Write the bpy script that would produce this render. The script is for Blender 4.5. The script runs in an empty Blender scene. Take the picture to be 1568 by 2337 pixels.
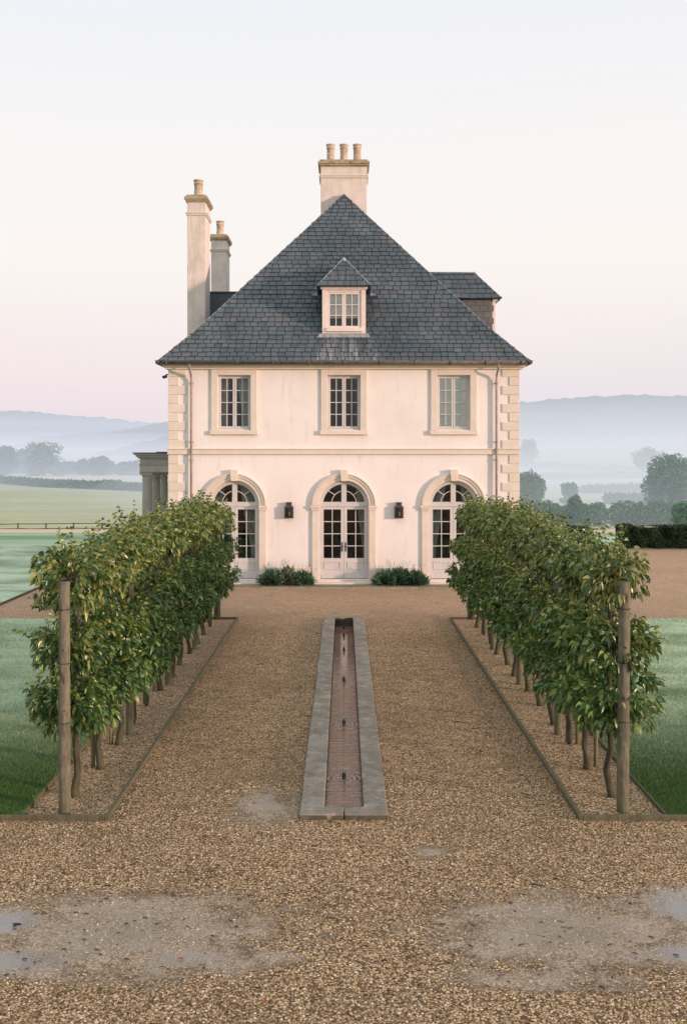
import bpy, math, random
import numpy as np
from mathutils import Vector, noise as mnoise
from math import sin, cos, pi, radians, sqrt

random.seed(7)
rng = np.random.default_rng(11)
scene = bpy.context.scene
COL = scene.collection
F = 2310.0                     # focal length in photo pixels (1568 wide)
CAMZ = 3.86

# ------------------------------------------------------------------ helpers
class MB:
    """collects boxes, rings, lathes, tubes; build() links them as ONE mesh object"""
    def __init__(s): s.v = []; s.f = []; s.sm = []
    def poly(s, pts, smooth=False):
        n = len(s.v); s.v += [tuple(p) for p in pts]; s.f.append(tuple(range(n, n+len(pts)))); s.sm.append(smooth)
    def box(s, x0, x1, y0, y1, z0, z1):
        n = len(s.v)
        s.v += [(x0,y0,z0),(x1,y0,z0),(x1,y1,z0),(x0,y1,z0),(x0,y0,z1),(x1,y0,z1),(x1,y1,z1),(x0,y1,z1)]
        for q in ((0,3,2,1),(4,5,6,7),(0,1,5,4),(1,2,6,5),(2,3,7,6),(3,0,4,7)):
            s.f.append(tuple(n+i for i in q)); s.sm.append(False)
    def prism_y(s, pts, y0, y1):
        """pts: (x,z) outline, extruded y0..y1"""
        n = len(s.v); k = len(pts)
        s.v += [(x,y0,z) for x,z in pts] + [(x,y1,z) for x,z in pts]
        s.f.append(tuple(range(n,n+k))); s.f.append(tuple(range(n+2*k-1,n+k-1,-1))); s.sm += [False]*2
        for i in range(k):
            j = (i+1) % k
            s.f.append((n+i, n+k+i, n+k+j, n+j)); s.sm.append(False)
    def arc(s, cx, cz, r0, r1, a0, a1, y0, y1, n=24):
        b = len(s.v)
        for i in range(n+1):
            a = a0+(a1-a0)*i/n; c, si = cos(a), sin(a)
            s.v += [(cx+r0*c,y0,cz+r0*si),(cx+r1*c,y0,cz+r1*si),(cx+r1*c,y1,cz+r1*si),(cx+r0*c,y1,cz+r0*si)]
        for i in range(n):
            p = b+4*i; q = p+4
            for u in range(4):
                w = (u+1) % 4
                s.f.append((p+u, p+w, q+w, q+u)); s.sm.append(False)
        s.f.append((b,b+3,b+2,b+1)); e = b+4*n; s.f.append((e,e+1,e+2,e+3)); s.sm += [False]*2
    def lathe(s, prof, cx, cy, n=20, smooth=True):
        b = len(s.v); m = len(prof)
        for r, z in prof:
            for k in range(n):
                a = 2*pi*k/n; s.v.append((cx+r*cos(a), cy+r*sin(a), z))
        for i in range(m-1):
            for k in range(n):
                l = (k+1) % n
                s.f.append((b+i*n+k, b+i*n+l, b+(i+1)*n+l, b+(i+1)*n+k)); s.sm.append(smooth)
        s.f.append(tuple(b+k for k in reversed(range(n)))); s.f.append(tuple(b+(m-1)*n+k for k in range(n))); s.sm += [False]*2
    def tube(s, pts, rad, n=8):
        pts = [Vector(p) for p in pts]; m = len(pts); b = len(s.v)
        rad = rad if isinstance(rad, (list, tuple)) else [rad]*m
        for i, p in enumerate(pts):
            d = (pts[min(i+1,m-1)]-pts[max(i-1,0)]).normalized()
            u = d.cross(Vector((0,0,1)))
            if u.length < .1: u = d.cross(Vector((1,0,0)))
            u.normalize(); w = u.cross(d)
            for k in range(n):
                a = 2*pi*k/n; q = p+(u*cos(a)+w*sin(a))*rad[i]; s.v.append(tuple(q))
        for i in range(m-1):
            for k in range(n):
                l = (k+1) % n
                s.f.append((b+i*n+k, b+(i+1)*n+k, b+(i+1)*n+l, b+i*n+l)); s.sm.append(True)
        s.f.append(tuple(b+k for k in range(n))); s.f.append(tuple(b+(m-1)*n+k for k in reversed(range(n)))); s.sm += [False]*2
    def bar(s, p, q, y0, y1, w):
        """flat bar in the XZ plane from p to q=(x,z)"""
        dx, dz = q[0]-p[0], q[1]-p[1]; l = sqrt(dx*dx+dz*dz); nx, nz = -dz/l*w/2, dx/l*w/2
        s.prism_y([(p[0]+nx,p[1]+nz),(p[0]-nx,p[1]-nz),(q[0]-nx,q[1]-nz),(q[0]+nx,q[1]+nz)], y0, y1)
    def mesh(s, name):
        me = bpy.data.meshes.new(name); me.from_pydata(s.v, [], s.f)
        me.polygons.foreach_set('use_smooth', s.sm); me.update()
        import bmesh
        bm = bmesh.new(); bm.from_mesh(me); bmesh.ops.recalc_face_normals(bm, faces=bm.faces); bm.to_mesh(me); bm.free()
        return me
    def build(s, name, m, parent=None, bevel=0):
        return link(name, s.mesh(name), m, parent, bevel)

def link(name, me, m, parent=None, bevel=0):
    o = bpy.data.objects.new(name, me); COL.objects.link(o)
    if m is not None and len(me.materials) == 0: me.materials.append(m)
    if parent is not None:
        o.parent = parent
        o.location = -world(parent) if me_is_world.get('on', True) else (0,0,0)
    if bevel:
        b = o.modifiers.new('edge','BEVEL'); b.width = bevel; b.segments = 2; b.limit_method = 'ANGLE'
    return o
me_is_world = {'on': True}
def world(o):
    v = Vector(o.location)
    while o.parent: o = o.parent; v += o.location
    return v

def np_mesh(name, verts, faces, smooth=False):
    """faces: (n,k) array of equal-size polygons"""
    me = bpy.data.meshes.new(name); n, k = faces.shape
    me.vertices.add(len(verts)); me.vertices.foreach_set('co', np.asarray(verts, dtype=np.float32).ravel())
    me.loops.add(n*k); me.loops.foreach_set('vertex_index', faces.astype(np.int32).ravel())
    me.polygons.add(n); me.polygons.foreach_set('loop_start', np.arange(0, n*k, k, dtype=np.int32))
    me.polygons.foreach_set('loop_total', np.full(n, k, dtype=np.int32))
    if smooth: me.polygons.foreach_set('use_smooth', np.ones(n, dtype=bool))
    me.update(calc_edges=True); return me

def tag(o, label=None, cat=None, group=None, kind=None):
    if label: o['label'] = label
    if cat: o['category'] = cat
    if group: o['group'] = group
    if kind: o['kind'] = kind
    return o
def empty(name, loc=(0,0,0), parent=None):
    o = bpy.data.objects.new(name, None); COL.objects.link(o)
    o.empty_display_size = .2
    if parent is not None: o.parent = parent; o.location = Vector(loc)-world(parent)
    else: o.location = loc
    return o
def thing(name, label, cat, loc=(0,0,0), group=None):
    return tag(empty(name, loc), label, cat, group)
def copy_tree(o, loc=None, parent=None):
    c = o.copy(); COL.objects.link(c)
    if parent is not None: c.parent = parent
    if loc is not None: c.location = loc
    for ch in list(o.children): copy_tree(ch, None, c)
    return c

# ------------------------------------------------------------------ materials
class NT:
    def __init__(s, name):
        s.m = bpy.data.materials.new(name); s.m.use_nodes = True
        s.t = s.m.node_tree; s.N = s.t.nodes; s.L = s.t.links
        for n in list(s.N): s.N.remove(n)
        s.out = s.N.new('ShaderNodeOutputMaterial')
    def n(s, typ, **kw):
        x = s.N.new(typ)
        ins = kw.pop('ins', {})
        for k, v in kw.items(): setattr(x, k, v)
        for k, v in ins.items(): s.set(x.inputs[k], v)
        return x
    def set(s, sock, v):
        if isinstance(v, bpy.types.NodeSocket): s.L.new(v, sock)
        elif hasattr(v, 'outputs'): s.L.new(v.outputs[0], sock)
        else:
            if hasattr(sock.default_value, '__len__') and not hasattr(v, '__len__'): v = [v]*len(sock.default_value)
            if hasattr(v, '__len__') and len(sock.default_value) == 4 and len(v) == 3: v = tuple(v)+(1,)
            sock.default_value = v
    def math(s, op, a, b=0.0, clamp=False):
        x = s.n('ShaderNodeMath', operation=op, use_clamp=clamp); s.set(x.inputs[0], a); s.set(x.inputs[1], b); return x.outputs[0]
    def mix(s, f, a, b, mode='MIX'):
        x = s.n('ShaderNodeMix', data_type='RGBA', blend_type=mode)
        s.set(x.inputs[0], f); s.set(x.inputs[6], a); s.set(x.inputs[7], b); return x.outputs[2]
    def pos(s): return s.n('ShaderNodeNewGeometry').outputs['Position']
    def objc(s): return s.n('ShaderNodeTexCoord').outputs['Object']
    def noise(s, vec, scale, detail=4, rough=.55, dist=0):
        return s.n('ShaderNodeTexNoise', ins={'Vector': vec, 'Scale': scale, 'Detail': detail, 'Roughness': rough, 'Distortion': dist})
    def ramp(s, fac, stops, interp='LINEAR'):
        x = s.n('ShaderNodeValToRGB'); s.set(x.inputs[0], fac); cr = x.color_ramp; cr.interpolation = interp
        while len(cr.elements) < len(stops): cr.elements.new(.5)
        for e, (p, c) in zip(cr.elements, stops):
            e.position = p; e.color = tuple(c)+(1,) if hasattr(c, '__len__') else (c,c,c,1)
        return x.outputs[0]
    def scalev(s, vec, v):
        x = s.n('ShaderNodeVectorMath', operation='MULTIPLY'); s.set(x.inputs[0], vec); s.set(x.inputs[1], v); return x.outputs[0]
    def mrange(s, v, a, b, c=0., d=1., typ='SMOOTHSTEP'):
        x = s.n('ShaderNodeMapRange', interpolation_type=typ, ins={0: v, 1: a, 2: b, 3: c, 4: d}); return x.outputs[0]
    def bump(s, h, strength=.3, dist=.01, normal=None):
        x = s.n('ShaderNodeBump', ins={'Height': h, 'Strength': strength, 'Distance': dist})
        if normal is not None: s.set(x.inputs['Normal'], normal)
        return x.outputs[0]
    def principled(s, color, rough=.8, spec=.3, normal=None, **kw):
        x = s.n('ShaderNodeBsdfPrincipled')
        s.set(x.inputs['Base Color'], color); s.set(x.inputs['Roughness'], rough); s.set(x.inputs['Specular IOR Level'], spec)
        if normal is not None: s.set(x.inputs['Normal'], normal)
        for k, v in kw.items(): s.set(x.inputs[k], v)
        return x
    def done(s, sh): s.L.new(sh.outputs[0] if hasattr(sh, 'outputs') else sh, s.out.inputs['Surface']); return s.m

def m_plain(name, c, rough=.6, spec=.4, var=.12, scale=6, bump=.15):
    t = NT(name); p = t.objc()
    nz = t.noise(p, scale, 6)
    col = t.mix(t.mrange(nz.outputs[0], .3, .7), tuple(x*(1-var) for x in c), tuple(min(1,x*(1+var)) for x in c))
    return t.done(t.principled(col, rough, spec, t.bump(t.noise(p, scale*12, 4).outputs[0], bump, .004)))

def m_render():
    t = NT('lime_render'); p = t.pos()
    big = t.noise(p, .7, 7, .62); fine = t.noise(p, 30, 5, .6); mid = t.noise(t.scalev(p, (3,3,.6)), 1.6, 6, .65)
    c = t.mix(t.mrange(big.outputs[0], .35, .72), (.83,.785,.76), (.765,.715,.68))
    c = t.mix(t.mrange(mid.outputs[0], .52, .76, 0, .42), c, (.57,.50,.44))
    sep = t.n('ShaderNodeSeparateXYZ', ins={0: p})
    low = t.mrange(t.math('ADD', sep.outputs[2], t.math('MULTIPLY', mid.outputs[0], .5)), .55, 1.1, .35, 0)
    c = t.mix(low, c, (.5,.46,.38))
    h = t.math('ADD', t.noise(p, 3.5, 3).outputs[0], t.math('MULTIPLY', fine.outputs[0], .35))
    return t.done(t.principled(c, .9, .15, t.bump(h, .35, .012)))
def m_stone(name='limestone', a=(.77,.695,.61), b=(.69,.615,.53), moss=0., dark=(.12,.115,.06), foot=False):
    t = NT(name); p = t.pos()
    rnd = t.n('ShaderNodeNewGeometry').outputs['Random Per Island']
    big = t.noise(p, 2.3, 7, .65); fine = t.noise(p, 45, 4)
    c = t.mix(t.mrange(big.outputs[0], .3, .7), a, b)
    orn = t.n('ShaderNodeObjectInfo').outputs['Random']
    c = t.mix(t.math('MULTIPLY', rnd, .35), c, tuple(x*.82 for x in b))
    c = t.mix(t.math('MULTIPLY', orn, .7 if foot else .18), c, tuple(x*(.62 if foot else .85) for x in b))
    if moss:
        sep = t.n('ShaderNodeSeparateXYZ', ins={0: t.n('ShaderNodeNewGeometry').outputs['Normal']})
        mk = t.noise(p, 5, 8, .7)
        f = t.mrange(t.math('ADD', mk.outputs[0], t.math('MULTIPLY', sep.outputs[2], .18)), .5, .68, 0, moss)
        c = t.mix(f, c, dark)
    if foot:      # algae on the lower edge of the kerb stones
        sz = t.n('ShaderNodeSeparateXYZ', ins={0: p})
        c = t.mix(t.mrange(sz.outputs[2], .057, .044, 0, .85), c, (.055,.055,.03))
        pt = t.noise(p, 3.4, 3, .5)
        c = t.mix(t.mrange(pt.outputs[0], .5, .6, 0, .6), c, (.25,.255,.245))
        s2 = t.noise(p, 6.5, 8, .72)
        c = t.mix(t.mrange(s2.outputs[0], .52, .66, 0, .7), c, (.12,.115,.09))
        c = t.mix(t.mrange(s2.outputs[0], .46, .34, 0, .45), c, (.52,.42,.30))
    return t.done(t.principled(c, .88, .2, t.bump(t.math('ADD', fine.outputs[0], big.outputs[0]), .4, .006)))
def m_chimney():
    t = NT('chimney_render'); p = t.objc()
    sep = t.n('ShaderNodeSeparateXYZ', ins={0: t.pos()})
    big = t.noise(p, 2.2, 8, .68); st = t.noise(t.scalev(p, (4,4,.5)), 1.5, 6, .65)
    c = t.mix(t.mrange(big.outputs[0], .33, .7), (.74,.655,.60), (.61,.535,.475))
    f = t.mrange(st.outputs[0], .5, .76, 0, .45)
    c = t.mix(f, c, (.30,.27,.21))
    return t.done(t.principled(c, .9, .15, t.bump(big.outputs[0], .3, .01)))
def m_slate():
    t = NT('slate'); p = t.pos()
    rnd = t.n('ShaderNodeNewGeometry').outputs['Random Per Island']
    c = t.ramp(rnd, [(0,(.056,.082,.100)),(.25,(.088,.120,.140)),(.45,(.076,.106,.126)),(.62,(.100,.124,.140)),(.8,(.092,.108,.122)),(.93,(.104,.114,.126)),(1,(.128,.13,.134))])
    st = t.noise(t.scalev(p, (2.2,2.2,.35)), 1.0, 8, .7); big = t.noise(p, .55, 5, .6)
    c = t.mix(t.mrange(st.outputs[0], .48, .75, 0, .4), c, (.15,.15,.155))
    c = t.mix(t.mrange(big.outputs[0], .4, .62, .5, 0), c, (.030,.048,.060))
    bl = t.noise(p, 1.7, 8, .7)
    c = t.mix(t.mrange(bl.outputs[0], .54, .7, 0, .35), c, (.17,.17,.165))
    c = t.mix(t.mrange(bl.outputs[0], .45, .3, 0, .45), c, (.045,.045,.048))
    sp = t.noise(p, 14, 6, .75)
    c = t.mix(t.mrange(sp.outputs[0], .63, .76, 0, .5), c, (.26,.25,.21))
    # lime bloom washed down below the dormer
    sep = t.n('ShaderNodeSeparateXYZ', ins={0: p})
    dx = t.math('ABSOLUTE', sep.outputs[0])
    fm = t.math('MULTIPLY', t.mrange(dx, .75, 1.15, 1, 0), t.mrange(sep.outputs[2], 7.5, 7.0, 0.25, 1))
    fm = t.math('MULTIPLY', fm, t.mrange(sep.outputs[1], 30.9, 30.5, 0, 1))
    dr = t.noise(t.scalev(p, (9,.5,.5)), 1, 6, .7)
    c = t.mix(t.math('MULTIPLY', fm, t.mrange(dr.outputs[0], .42, .7, 0, .8)), c, (.34,.35,.36))
    rr = t.mrange(t.noise(p, 20, 3).outputs[0], .3, .7, .5, .75)
    return t.done(t.principled(c, rr, .35, t.bump(t.noise(t.scalev(p,(25,25,8)), 1.5, 6, .6).outputs[0], .5, .006)))
def m_glass():
    t = NT('window_glass')
    fr = t.n('ShaderNodeFresnel', ins={'IOR': 1.6, 'Normal': t.bump(t.noise(t.pos(), 2.2, 2).outputs[0], .12, .02)})
    gl = t.n('ShaderNodeBsdfGlossy', ins={'Color': (.95,.97,1), 'Roughness': .02, 'Normal': t.bump(t.noise(t.pos(), 2.2, 2).outputs[0], .12, .02)})
    tr = t.n('ShaderNodeBsdfTransparent', ins={'Color': (.92,.95,.93)})
    mx = t.n('ShaderNodeMixShader', ins={0: t.math('ADD', fr.outputs[0], .015), 1: tr, 2: gl})
    return t.done(mx)
WET = [(-1.75,8.2,1.2,.72,1,.42),(-2.85,8.36,.5,.28,1.3,1),(-2.55,7.72,.8,.26,1.2,.8),(-1.2,7.75,.85,.22,1,.55),(1.8,8.22,1.1,.66,1.05,.36),(3.05,8.66,.6,.42,1.3,1),
       (2.75,7.82,.6,.27,1.2,.9),(-.86,11.05,.40,.52,1,.4),(.85,9.85,.2,.14,.9,.3),(1.6,7.45,.7,.2,.8,.2)]
def m_gravel(name, wet=True, tint=(1,1,1), green=.25):
    t = NT(name); p = t.pos()
    wob = t.noise(p, 26, 2)
    off = t.scalev(wob.outputs[1], (.022,.022,0))
    v = t.n('ShaderNodeVectorMath', operation='ADD'); t.set(v.inputs[0], t.scalev(p, (1,1,0))); t.set(v.inputs[1], off); q = v.outputs[0]
    v1 = t.n('ShaderNodeTexVoronoi', ins={'Vector': q, 'Scale': 50.0}); v2 = t.n('ShaderNodeTexVoronoi', ins={'Vector': q, 'Scale': 98.0})
    r1 = t.n('ShaderNodeSeparateColor', ins={0: v1.outputs['Color']}); r2 = t.n('ShaderNodeSeparateColor', ins={0: v2.outputs['Color']})
    T = lambda c: tuple(a*b for a, b in zip(c, tint))
    stops = [(0,T((.05,.033,.019))),(.18,T((.19,.125,.068))),(.4,T((.43,.30,.172))),(.68,T((.64,.47,.29))),(.88,T((.82,.665,.475))),(1,T((.90,.78,.62)))]
    c1 = t.ramp(r1.outputs[0], stops); c2 = t.ramp(r2.outputs[1], stops)
    c = t.mix(t.mrange(t.noise(p, 9, 3).outputs[0], .4, .6), c1, c2)
    sc1 = t.noise(t.scalev(p,(7,13,1)), 1.0, 5, .7)
    c = t.mix(t.mrange(sc1.outputs[0], .3, .48, .55, 0), c, T((.13,.088,.05)))
    c = t.mix(t.mrange(sc1.outputs[0], .55, .72, 0, .4), c, T((.62,.48,.33)))
    sc2 = t.noise(t.scalev(p,(2.2,5,1)), 1.0, 8, .72)
    c = t.mix(t.mrange(sc2.outputs[0], .34, .5, .5, 0), c, T((.17,.115,.068)))
    c = t.mix(t.mrange(sc2.outputs[0], .56, .74, 0, .4), c, T((.60,.46,.33)))
    gap = t.mrange(v1.outputs['Distance'], .38, .72, 0, .85)
    c = t.mix(gap, c, T((.05,.034,.02)))
    big = t.noise(p, .55, 6, .6); mid = t.noise(t.scalev(p,(1,1.6,1)), 2.3, 7, .65)
    sepg = t.n('ShaderNodeSeparateXYZ', ins={0: p})
    c = t.mix(t.mrange(big.outputs[0], .35, .7, 0, .34), c, T((.15,.105,.066)))
    c = t.mix(t.mrange(sepg.outputs[1], 20.5, 27, 0, .36), c, T((.62,.45,.37)))  # paler and pinker towards the house: drier gravel plus sunlit tone in the colour
    c = t.mix(t.mrange(mid.outputs[0], .52, .75, 0, .42), c, T((.115,.082,.052)))
    gr = t.math('MULTIPLY', t.mrange(t.noise(p, 1.1, 6, .65).outputs[0], .6, .74, 0, 1), t.mrange(t.noise(p, 30, 4).outputs[0], .42, .6))
    c = t.mix(t.math('MULTIPLY', gr, green), c, (.07,.10,.025))
    h = t.math('SUBTRACT', 1.0, v1.outputs['Distance']); h = t.math('ADD', h, t.math('MULTIPLY', r1.outputs[2], .6))
    h = t.math('ADD', h, t.math('MULTIPLY', t.math('SUBTRACT', 1.0, v2.outputs['Distance']), .4))
    if not wet:
        return t.done(t.principled(c, .85, .25, t.bump(h, 1.0, .009)))
    wn = t.noise(p, 2.6, 8, .68); wn2 = t.noise(p, 9, 5, .6)
    w = None; pud = None
    for (cx, cy, rx, ry, k, pd) in WET:
        a = t.n('ShaderNodeVectorMath', operation='SUBTRACT', ins={0: p, 1: (cx,cy,0)})
        a = t.n('ShaderNodeVectorMath', operation='MULTIPLY', ins={0: a.outputs[0], 1: (1/rx,1/ry,0)})
        l = t.n('ShaderNodeVectorMath', operation='LENGTH', ins={0: a.outputs[0]}).outputs['Value']
        f = t.math('MULTIPLY', t.math('SUBTRACT', 1.25, l), k)
        w = f if w is None else t.math('MAXIMUM', w, f)
        g = t.math('MULTIPLY', t.math('MAXIMUM', f, 0.), pd)
        pud = g if pud is None else t.math('MAXIMUM', pud, g)
    nn = t.math('ADD', t.math('MULTIPLY', t.math('SUBTRACT', wn.outputs[0], .5), 2.0), t.math('MULTIPLY', t.math('SUBTRACT', wn2.outputs[0], .5), 1.1))
    wet_f = t.mrange(t.math('ADD', w, t.math('MULTIPLY', nn, 1.15)), -.15, 1.05, 0, 1)
    pd_f = t.mrange(t.math('ADD', pud, t.math('MULTIPLY', nn, .9)), .35, 1.25, 0, 1)
    mud = t.mix(t.mrange(wn.outputs[0], .35, .68), (.215,.18,.138), (.31,.268,.215))
    spk = t.mrange(t.noise(p, 36, 5, .75).outputs[0], .53, .66, 0, .9)
    mud = t.mix(spk, mud, c)
    rim = t.math('MULTIPLY', t.mrange(wet_f, .04, .3, 0, 1), t.mrange(wet_f, .35, .75, 1, 0))
    c = t.mix(t.math('MULTIPLY', rim, .45), c, (.10,.075,.05))
    c = t.mix(t.math('MULTIPLY', wet_f, .82), c, mud)
    c = t.mix(t.math('MULTIPLY', pd_f, .7), c, (.13,.125,.12))
    rough = t.math('ADD', t.math('MULTIPLY', t.math('SUBTRACT', 1., wet_f), .45), .42)
    rough = t.math('SUBTRACT', rough, t.math('MULTIPLY', pd_f, .36), True)
    st = t.math('SUBTRACT', 1.0, t.math('MULTIPLY', wet_f, .78)); st = t.math('MULTIPLY', st, t.math('SUBTRACT', 1., t.math('MULTIPLY', pd_f, .8)))
    b = t.n('ShaderNodeBump', ins={'Height': h, 'Strength': st, 'Distance': .015})
    sp = t.math('ADD', .25, t.math('ADD', t.math('MULTIPLY', wet_f, .35), t.math('MULTIPLY', pd_f, .8)))
    return t.done(t.principled(c, rough, sp, b.outputs[0]))
def m_grass(name, far=False):
    t = NT(name); p = t.pos()
    sep = t.n('ShaderNodeSeparateXYZ', ins={0: p})
    big = t.noise(t.scalev(p, (.6,1.2,.5)), .5, 7, .66); fine = t.noise(p, 60, 4, .7); mid = t.noise(t.scalev(p,(.6,1.5,1)), 1.3, 6, .6)
    c = t.mix(t.mrange(fine.outputs[0], .3, .7), (.05,.13,.04), (.14,.25,.095))
    c = t.mix(t.mrange(mid.outputs[0], .5, .75, 0, .5), c, (.13,.145,.06))
    # dew lies thicker away from the drive
    dew = t.math('MULTIPLY', t.mrange(sep.outputs[1], 11.5, 16.5, .0, 1.), t.mrange(big.outputs[0], .36, .6, .3, 1.))
    c = t.mix(t.math('MULTIPLY', dew, .78), c, (.60,.74,.57))
    mot = t.noise(t.scalev(p,(1,2.2,1)), 4.5, 8, .75)
    c = t.mix(t.mrange(mot.outputs[0], .36, .5, .32, 0), c, (.07,.16,.08))
    c = t.mix(t.mrange(mot.outputs[0], .56, .72, 0, .35), c, (.40,.46,.26))
    h = t.math('ADD', fine.outputs[0], t.math('ADD', t.math('MULTIPLY', mid.outputs[0], 1.5), t.math('MULTIPLY', mot.outputs[0], 2.)))
    return t.done(t.principled(c, .8, .2, t.bump(h, .8, .03)))
def m_ground():
    t = NT('meadow'); p = t.pos(); sep = t.n('ShaderNodeSeparateXYZ', ins={0: p})
    big = t.noise(t.scalev(p, (.4,1,1)), .022, 7, .6); mid = t.noise(t.scalev(p, (.15,1,1)), .16, 6, .6, .6); fine = t.noise(t.scalev(p,(.4,1,1)), 1.6, 5, .65)
    c = t.mix(t.mrange(mid.outputs[0], .4, .62), (.33,.385,.215), (.46,.455,.265))
    c = t.mix(t.mrange(big.outputs[0], .4, .65, 0, .5), c, (.47,.45,.31))
    c = t.mix(t.mrange(fine.outputs[0], .5, .7, 0, .4), c, (.24,.31,.19))
    tuf = t.noise(t.scalev(p, (.35,1,1)), .55, 9, .78)
    c = t.mix(t.mrange(tuf.outputs[0], .34, .5, .6, 0), c, (.17,.25,.14))
    lawn = t.mix(t.mrange(mid.outputs[0], .35, .65), (.15,.28,.16), (.40,.50,.36))
    c = t.mix(t.mrange(sep.outputs[1], 62, 82), lawn, c)
    dry = t.math('MULTIPLY', t.mrange(sep.outputs[1], 78, 96), t.mrange(sep.outputs[1], 116, 124, 1, 0))
    c = t.mix(t.math('MULTIPLY', dry, .85), c, (.60,.48,.35))
    dry2 = t.math('MULTIPLY', t.mrange(sep.outputs[1], 405, 430), t.mrange(sep.outputs[1], 560, 620, 1, 0))
    c = t.mix(t.math('MULTIPLY', dry2, .75), c, (.58,.48,.40))
    return t.done(t.principled(c, .95, .1, t.bump(fine.outputs[0], .5, .25)))
def m_leaf(name, a, b, hi, transl=.3, rough=.45, spec=.4, sunlit_young=False):
    t = NT(name)
    rnd = t.n('ShaderNodeNewGeometry').outputs['Random Per Island']
    c = t.ramp(rnd, [(0,a),(.45,b),(.84,tuple(.7*x+.3*y for x,y in zip(b,hi))),(1,hi)])
    oi = t.n('ShaderNodeObjectInfo').outputs['Random']
    hs = t.n('ShaderNodeHueSaturation', ins={'Color': c, 'Hue': t.mrange(oi,0,1,.485,.512,'LINEAR'), 'Value': t.mrange(t.noise(t.pos(), 1.1, 3).outputs[0], .3, .7, .72, 1.3)})
    if sunlit_young:     # yellower upwards: young growth, plus sunlit tone put into the colour
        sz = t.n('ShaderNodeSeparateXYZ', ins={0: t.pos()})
        sunlit_f = t.mrange(t.math('ADD', sz.outputs[2], t.math('MULTIPLY', t.noise(t.pos(), 4, 2).outputs[0], .8)), 1.6, 3.0, 0, .66)
        hs = t.n('ShaderNodeMix', data_type='RGBA', ins={0: t.math('MULTIPLY', sunlit_f, t.mrange(rnd, .25, .6)), 6: hs.outputs[0], 7: (.29,.29,.085)})
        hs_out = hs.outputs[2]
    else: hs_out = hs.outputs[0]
    pr = t.principled(hs_out, rough, spec)
    tl = t.n('ShaderNodeBsdfTranslucent', ins={'Color': t.mix(.5, hs_out, (.16,.20,.03), 'ADD')})
    return t.done(t.n('ShaderNodeMixShader', ins={0: transl, 1: pr, 2: tl}))
def m_bark(name, a, b):
    t = NT(name); p = t.objc()
    nz = t.noise(t.scalev(p, (1,1,.18)), 34, 6, .65); big = t.noise(p, 5, 5, .6)
    c = t.mix(t.mrange(nz.outputs[0], .35, .65), a, b)
    c = t.mix(t.mrange(big.outputs[0], .45, .7, 0, .5), c, tuple(x*.6 for x in a))
    sep = t.n('ShaderNodeSeparateXYZ', ins={0: t.pos()})
    c = t.mix(t.mrange(t.math('ADD', sep.outputs[2], t.math('MULTIPLY', big.outputs[0], .5)), .2, .7, .45, 0), c, (.09,.10,.04))
    return t.done(t.principled(c, .88, .2, t.bump(nz.outputs[0], .7, .006)))
def m_water():
    t = NT('rill_water'); p = t.pos()
    bk = t.n('ShaderNodeTexBrick', ins={'Vector': t.scalev(p, (1,1,0)), 'Scale': 1.0, 'Mortar Size': .007, 'Brick Width': .215, 'Row Height': .072, 'Color1': (.36,.19,.115), 'Color2': (.17,.095,.065), 'Mortar': (.085,.06,.045)})
    w1 = t.noise(t.scalev(p, (2.6,21,1)), 1.0, 2, .5, .5); w2 = t.noise(t.scalev(p, (7,42,1)), 1.0, 3, .5, .3)
    sep = t.n('ShaderNodeSeparateXYZ', ins={0: p})
    calm = t.mrange(sep.outputs[1], 20.5, 15.5, .12, 1)
    h = t.math('ADD', w1.outputs[0], t.math('MULTIPLY', w2.outputs[0], .4))
    for yy in NOZ[:3]:
        d = t.n('ShaderNodeVectorMath', operation='DISTANCE', ins={0: t.scalev(p,(1,1,0)), 1: (0,yy,0)}).outputs['Value']
        rip = t.math('MULTIPLY', t.math('SINE', t.math('MULTIPLY', d, 95)), t.mrange(d, .02, .34, .32, 0))
        h = t.math('ADD', h, rip)
    b = t.n('ShaderNodeBump', ins={'Height': h, 'Strength': t.math('MULTIPLY', calm, .8), 'Distance': .014})
    c = t.mix(t.mrange(t.noise(t.scalev(p,(5,2.6,1)), 1.5, 7, .7).outputs[0], .35, .65), bk.outputs[0], (.19,.115,.078))
    return t.done(t.principled(c, .05, 1.0, b.outputs[0], IOR=1.55))
def m_hill():
    t = NT('hill_woodland'); p = t.pos()
    n = t.noise(p, .045, 6, .65)
    c = t.mix(t.mrange(n.outputs[0], .4, .6), (.02,.04,.03), (.06,.09,.06))
    return t.done(t.principled(c, .95, .1))
def m_mist(name, color, density):
    t = NT(name)
    ab = t.n('ShaderNodeVolumeAbsorption', ins={'Color': (0,0,0), 'Density': density})
    em = t.n('ShaderNodeEmission', ins={'Color': color, 'Strength': density})  # own glow stands in for daylight scattered by the mist
    ad = t.n('ShaderNodeAddShader', ins={0: ab, 1: em})
    t.L.new(ad.outputs[0], t.out.inputs['Volume']); return t.m

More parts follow.
